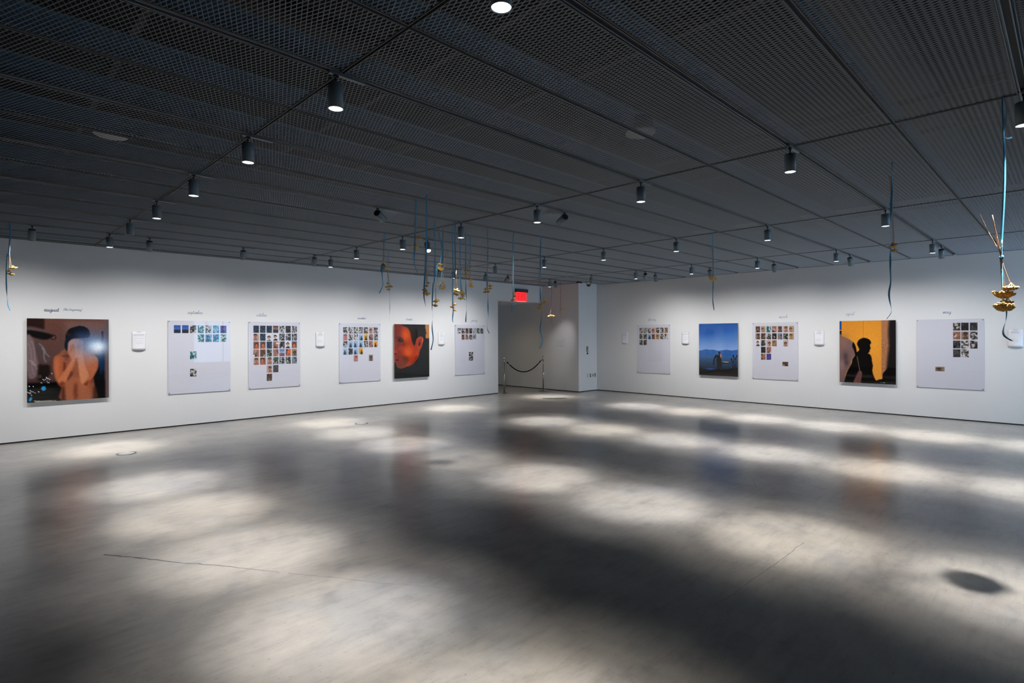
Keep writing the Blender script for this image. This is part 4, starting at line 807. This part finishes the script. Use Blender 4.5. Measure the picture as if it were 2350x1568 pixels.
t = thing('dome_camera', 'white dome security camera with a black bubble under the ceiling', 'security camera', (12.25, 9.40, ZC))
obj('camera_housing', lathe(bmesh.new(), [(.085, -.075), (.09, -.06), (.088, -.01), (.07, 0)], 24), 'plastic', t, True)
obj('bubble', lathe(bmesh.new(), [(.004, -.142), (.03, -.136), (.052, -.115), (.064, -.09), (.066, -.075)], 24), 'dome', t, True)
tag(obj('sensor_box', box(-.09, .09, -.03, .03, -.035, 0), 'dome', None, loc=(12.10, 9.60, ZC)), 'small black box on the ceiling left of the dome camera', 'sensor')
def plate(name, x, z, w, h, m_, label, cat, part=None):
    t = thing(name, label, cat, (x, YP, z), 0, 'switches and outlets on the pier')
    obj('cover_plate', box(-w/2, w/2, -.008, 0, -h/2, h/2), m_, t)
    return t
t = plate('keypad', 12.79, 1.215, .085, .17, 'plate', 'slim grey keypad on the pier above a round black button', 'keypad'); obj('slot', box(-.035, -.012, -.0095, -.0075, -.07, .07), 'duct', t); obj('key_button', box(.005, .022, -.011, -.0075, 0, .045), 'duct', t)
t = plate('wall_button', 12.79, 1.09, .06, .06, 'plate', 'round black button on the pier below the keypad', 'button'); o = obj('button', lathe(bmesh.new(), [(.026, 0), (.026, .012), (.02, .016)], 18), 'dome', t); o.rotation_euler = (PI/2, 0, 0); o.location = (0, -.006, 0)
for x, lab, k in ((12.81, 'blank pale wall plate low on the pier, leftmost of four', 0), (12.93, 'power outlet with two dark sockets low on the pier, second of four plates', 1), (13.05, 'data outlet with small ports low on the pier, third of four plates', 2), (13.15, 'power outlet low on the pier, nearest the right wall corner', 1)):
    t = plate('wall_outlet', x, .452, .07, .115, 'plastic', lab, 'outlet')
    if k == 1:
        for z in (-.027, .027): obj('socket', box(-.02, .02, -.011, -.0075, z-.019, z+.019), 'dome', t)
    if k == 2:
        for xx in (-.018, .004): obj('port', box(xx, xx+.013, -.011, -.0075, -.02, .02), 'duct', t)
# hallway lights
for x, y, lit, lab in ((11.19, 11.79, True, 'small lit recessed downlight in the low doorway ceiling'), (11.42, 11.62, False, 'small dark recessed fitting in the low doorway ceiling')):
    t = thing('recessed_downlight', lab, 'downlight', (x, y, ZO), 0, 'recessed doorway lights')
    obj('trim_ring', lathe(bmesh.new(), [(.055, -.004), (.06, 0), (.04, 0), (.04, -.003)], 20), 'plate', t, True)
    obj('lens', lathe(bmesh.new(), [(.038, -.003), (.038, -.001)], 20), 'spotl' if lit else 'lampd', t)
    if lit:
        l = bpy.data.lights.new('hall_light', 'SPOT'); l.energy = 34; l.spot_size = 2.4; l.spot_blend = 1; l.color = (1, .84, .56); l.shadow_soft_size = .05
        lo = bpy.data.objects.new('hall_light', l); C.objects.link(lo); lo.parent = t; lo.location = (0, 0, -.01)
# ------------------------------------------------------------------ floor details
for x, y, lab in ((1.60, 9.16, 'round steel floor outlet lid near the left wall, the closer of two'), (5.21, 9.21, 'round steel floor outlet lid near the left wall, the farther of two')):
    t = thing('floor_outlet', lab, 'floor outlet', (x, y, 0), 0, 'round floor outlets')
    obj('ring', lathe(bmesh.new(), [(.12, 0), (.118, .005), (.102, .006), (.100, .002)], 32), 'metal', t, True)
    obj('lid', lathe(bmesh.new(), [(.097, .001), (.095, .005), (.02, .006)], 32), 'lid', t)
def crack(p0, p1, n, w, seed):
    q = random.Random(seed); p0, p1 = Vector((*p0, .0006)), Vector((*p1, .0006)); d = (p1-p0).normalized(); nr = Vector((-d.y, d.x, 0)); bm = bmesh.new(); prev = None; o_ = 0
    for i in range(n+1):
        o_ = o_*.8+q.uniform(-.006, .006); c = p0.lerp(p1, i/n)+nr*o_; ww = w*(1-.75*i/n)*q.uniform(.6, 1.2)
        cur = [bm.verts.new(c-nr*ww), bm.verts.new(c+nr*ww)]
        if prev: bm.faces.new((prev[0], prev[1], cur[1], cur[0]))
        prev = cur
    return obj('floor_crack', bm, 'crack', floor)
crack((.74, 5.02), (1.53, 3.80), 36, .0075, 1); crack((1.56, 3.74), (2.3, 2.6), 30, .0015, 2); crack((4.61, 1.47), (3.01, 1.51), 40, .0022, 3); crack((5.9, 2.35), (6.4, 2.6), 10, .002, 4)
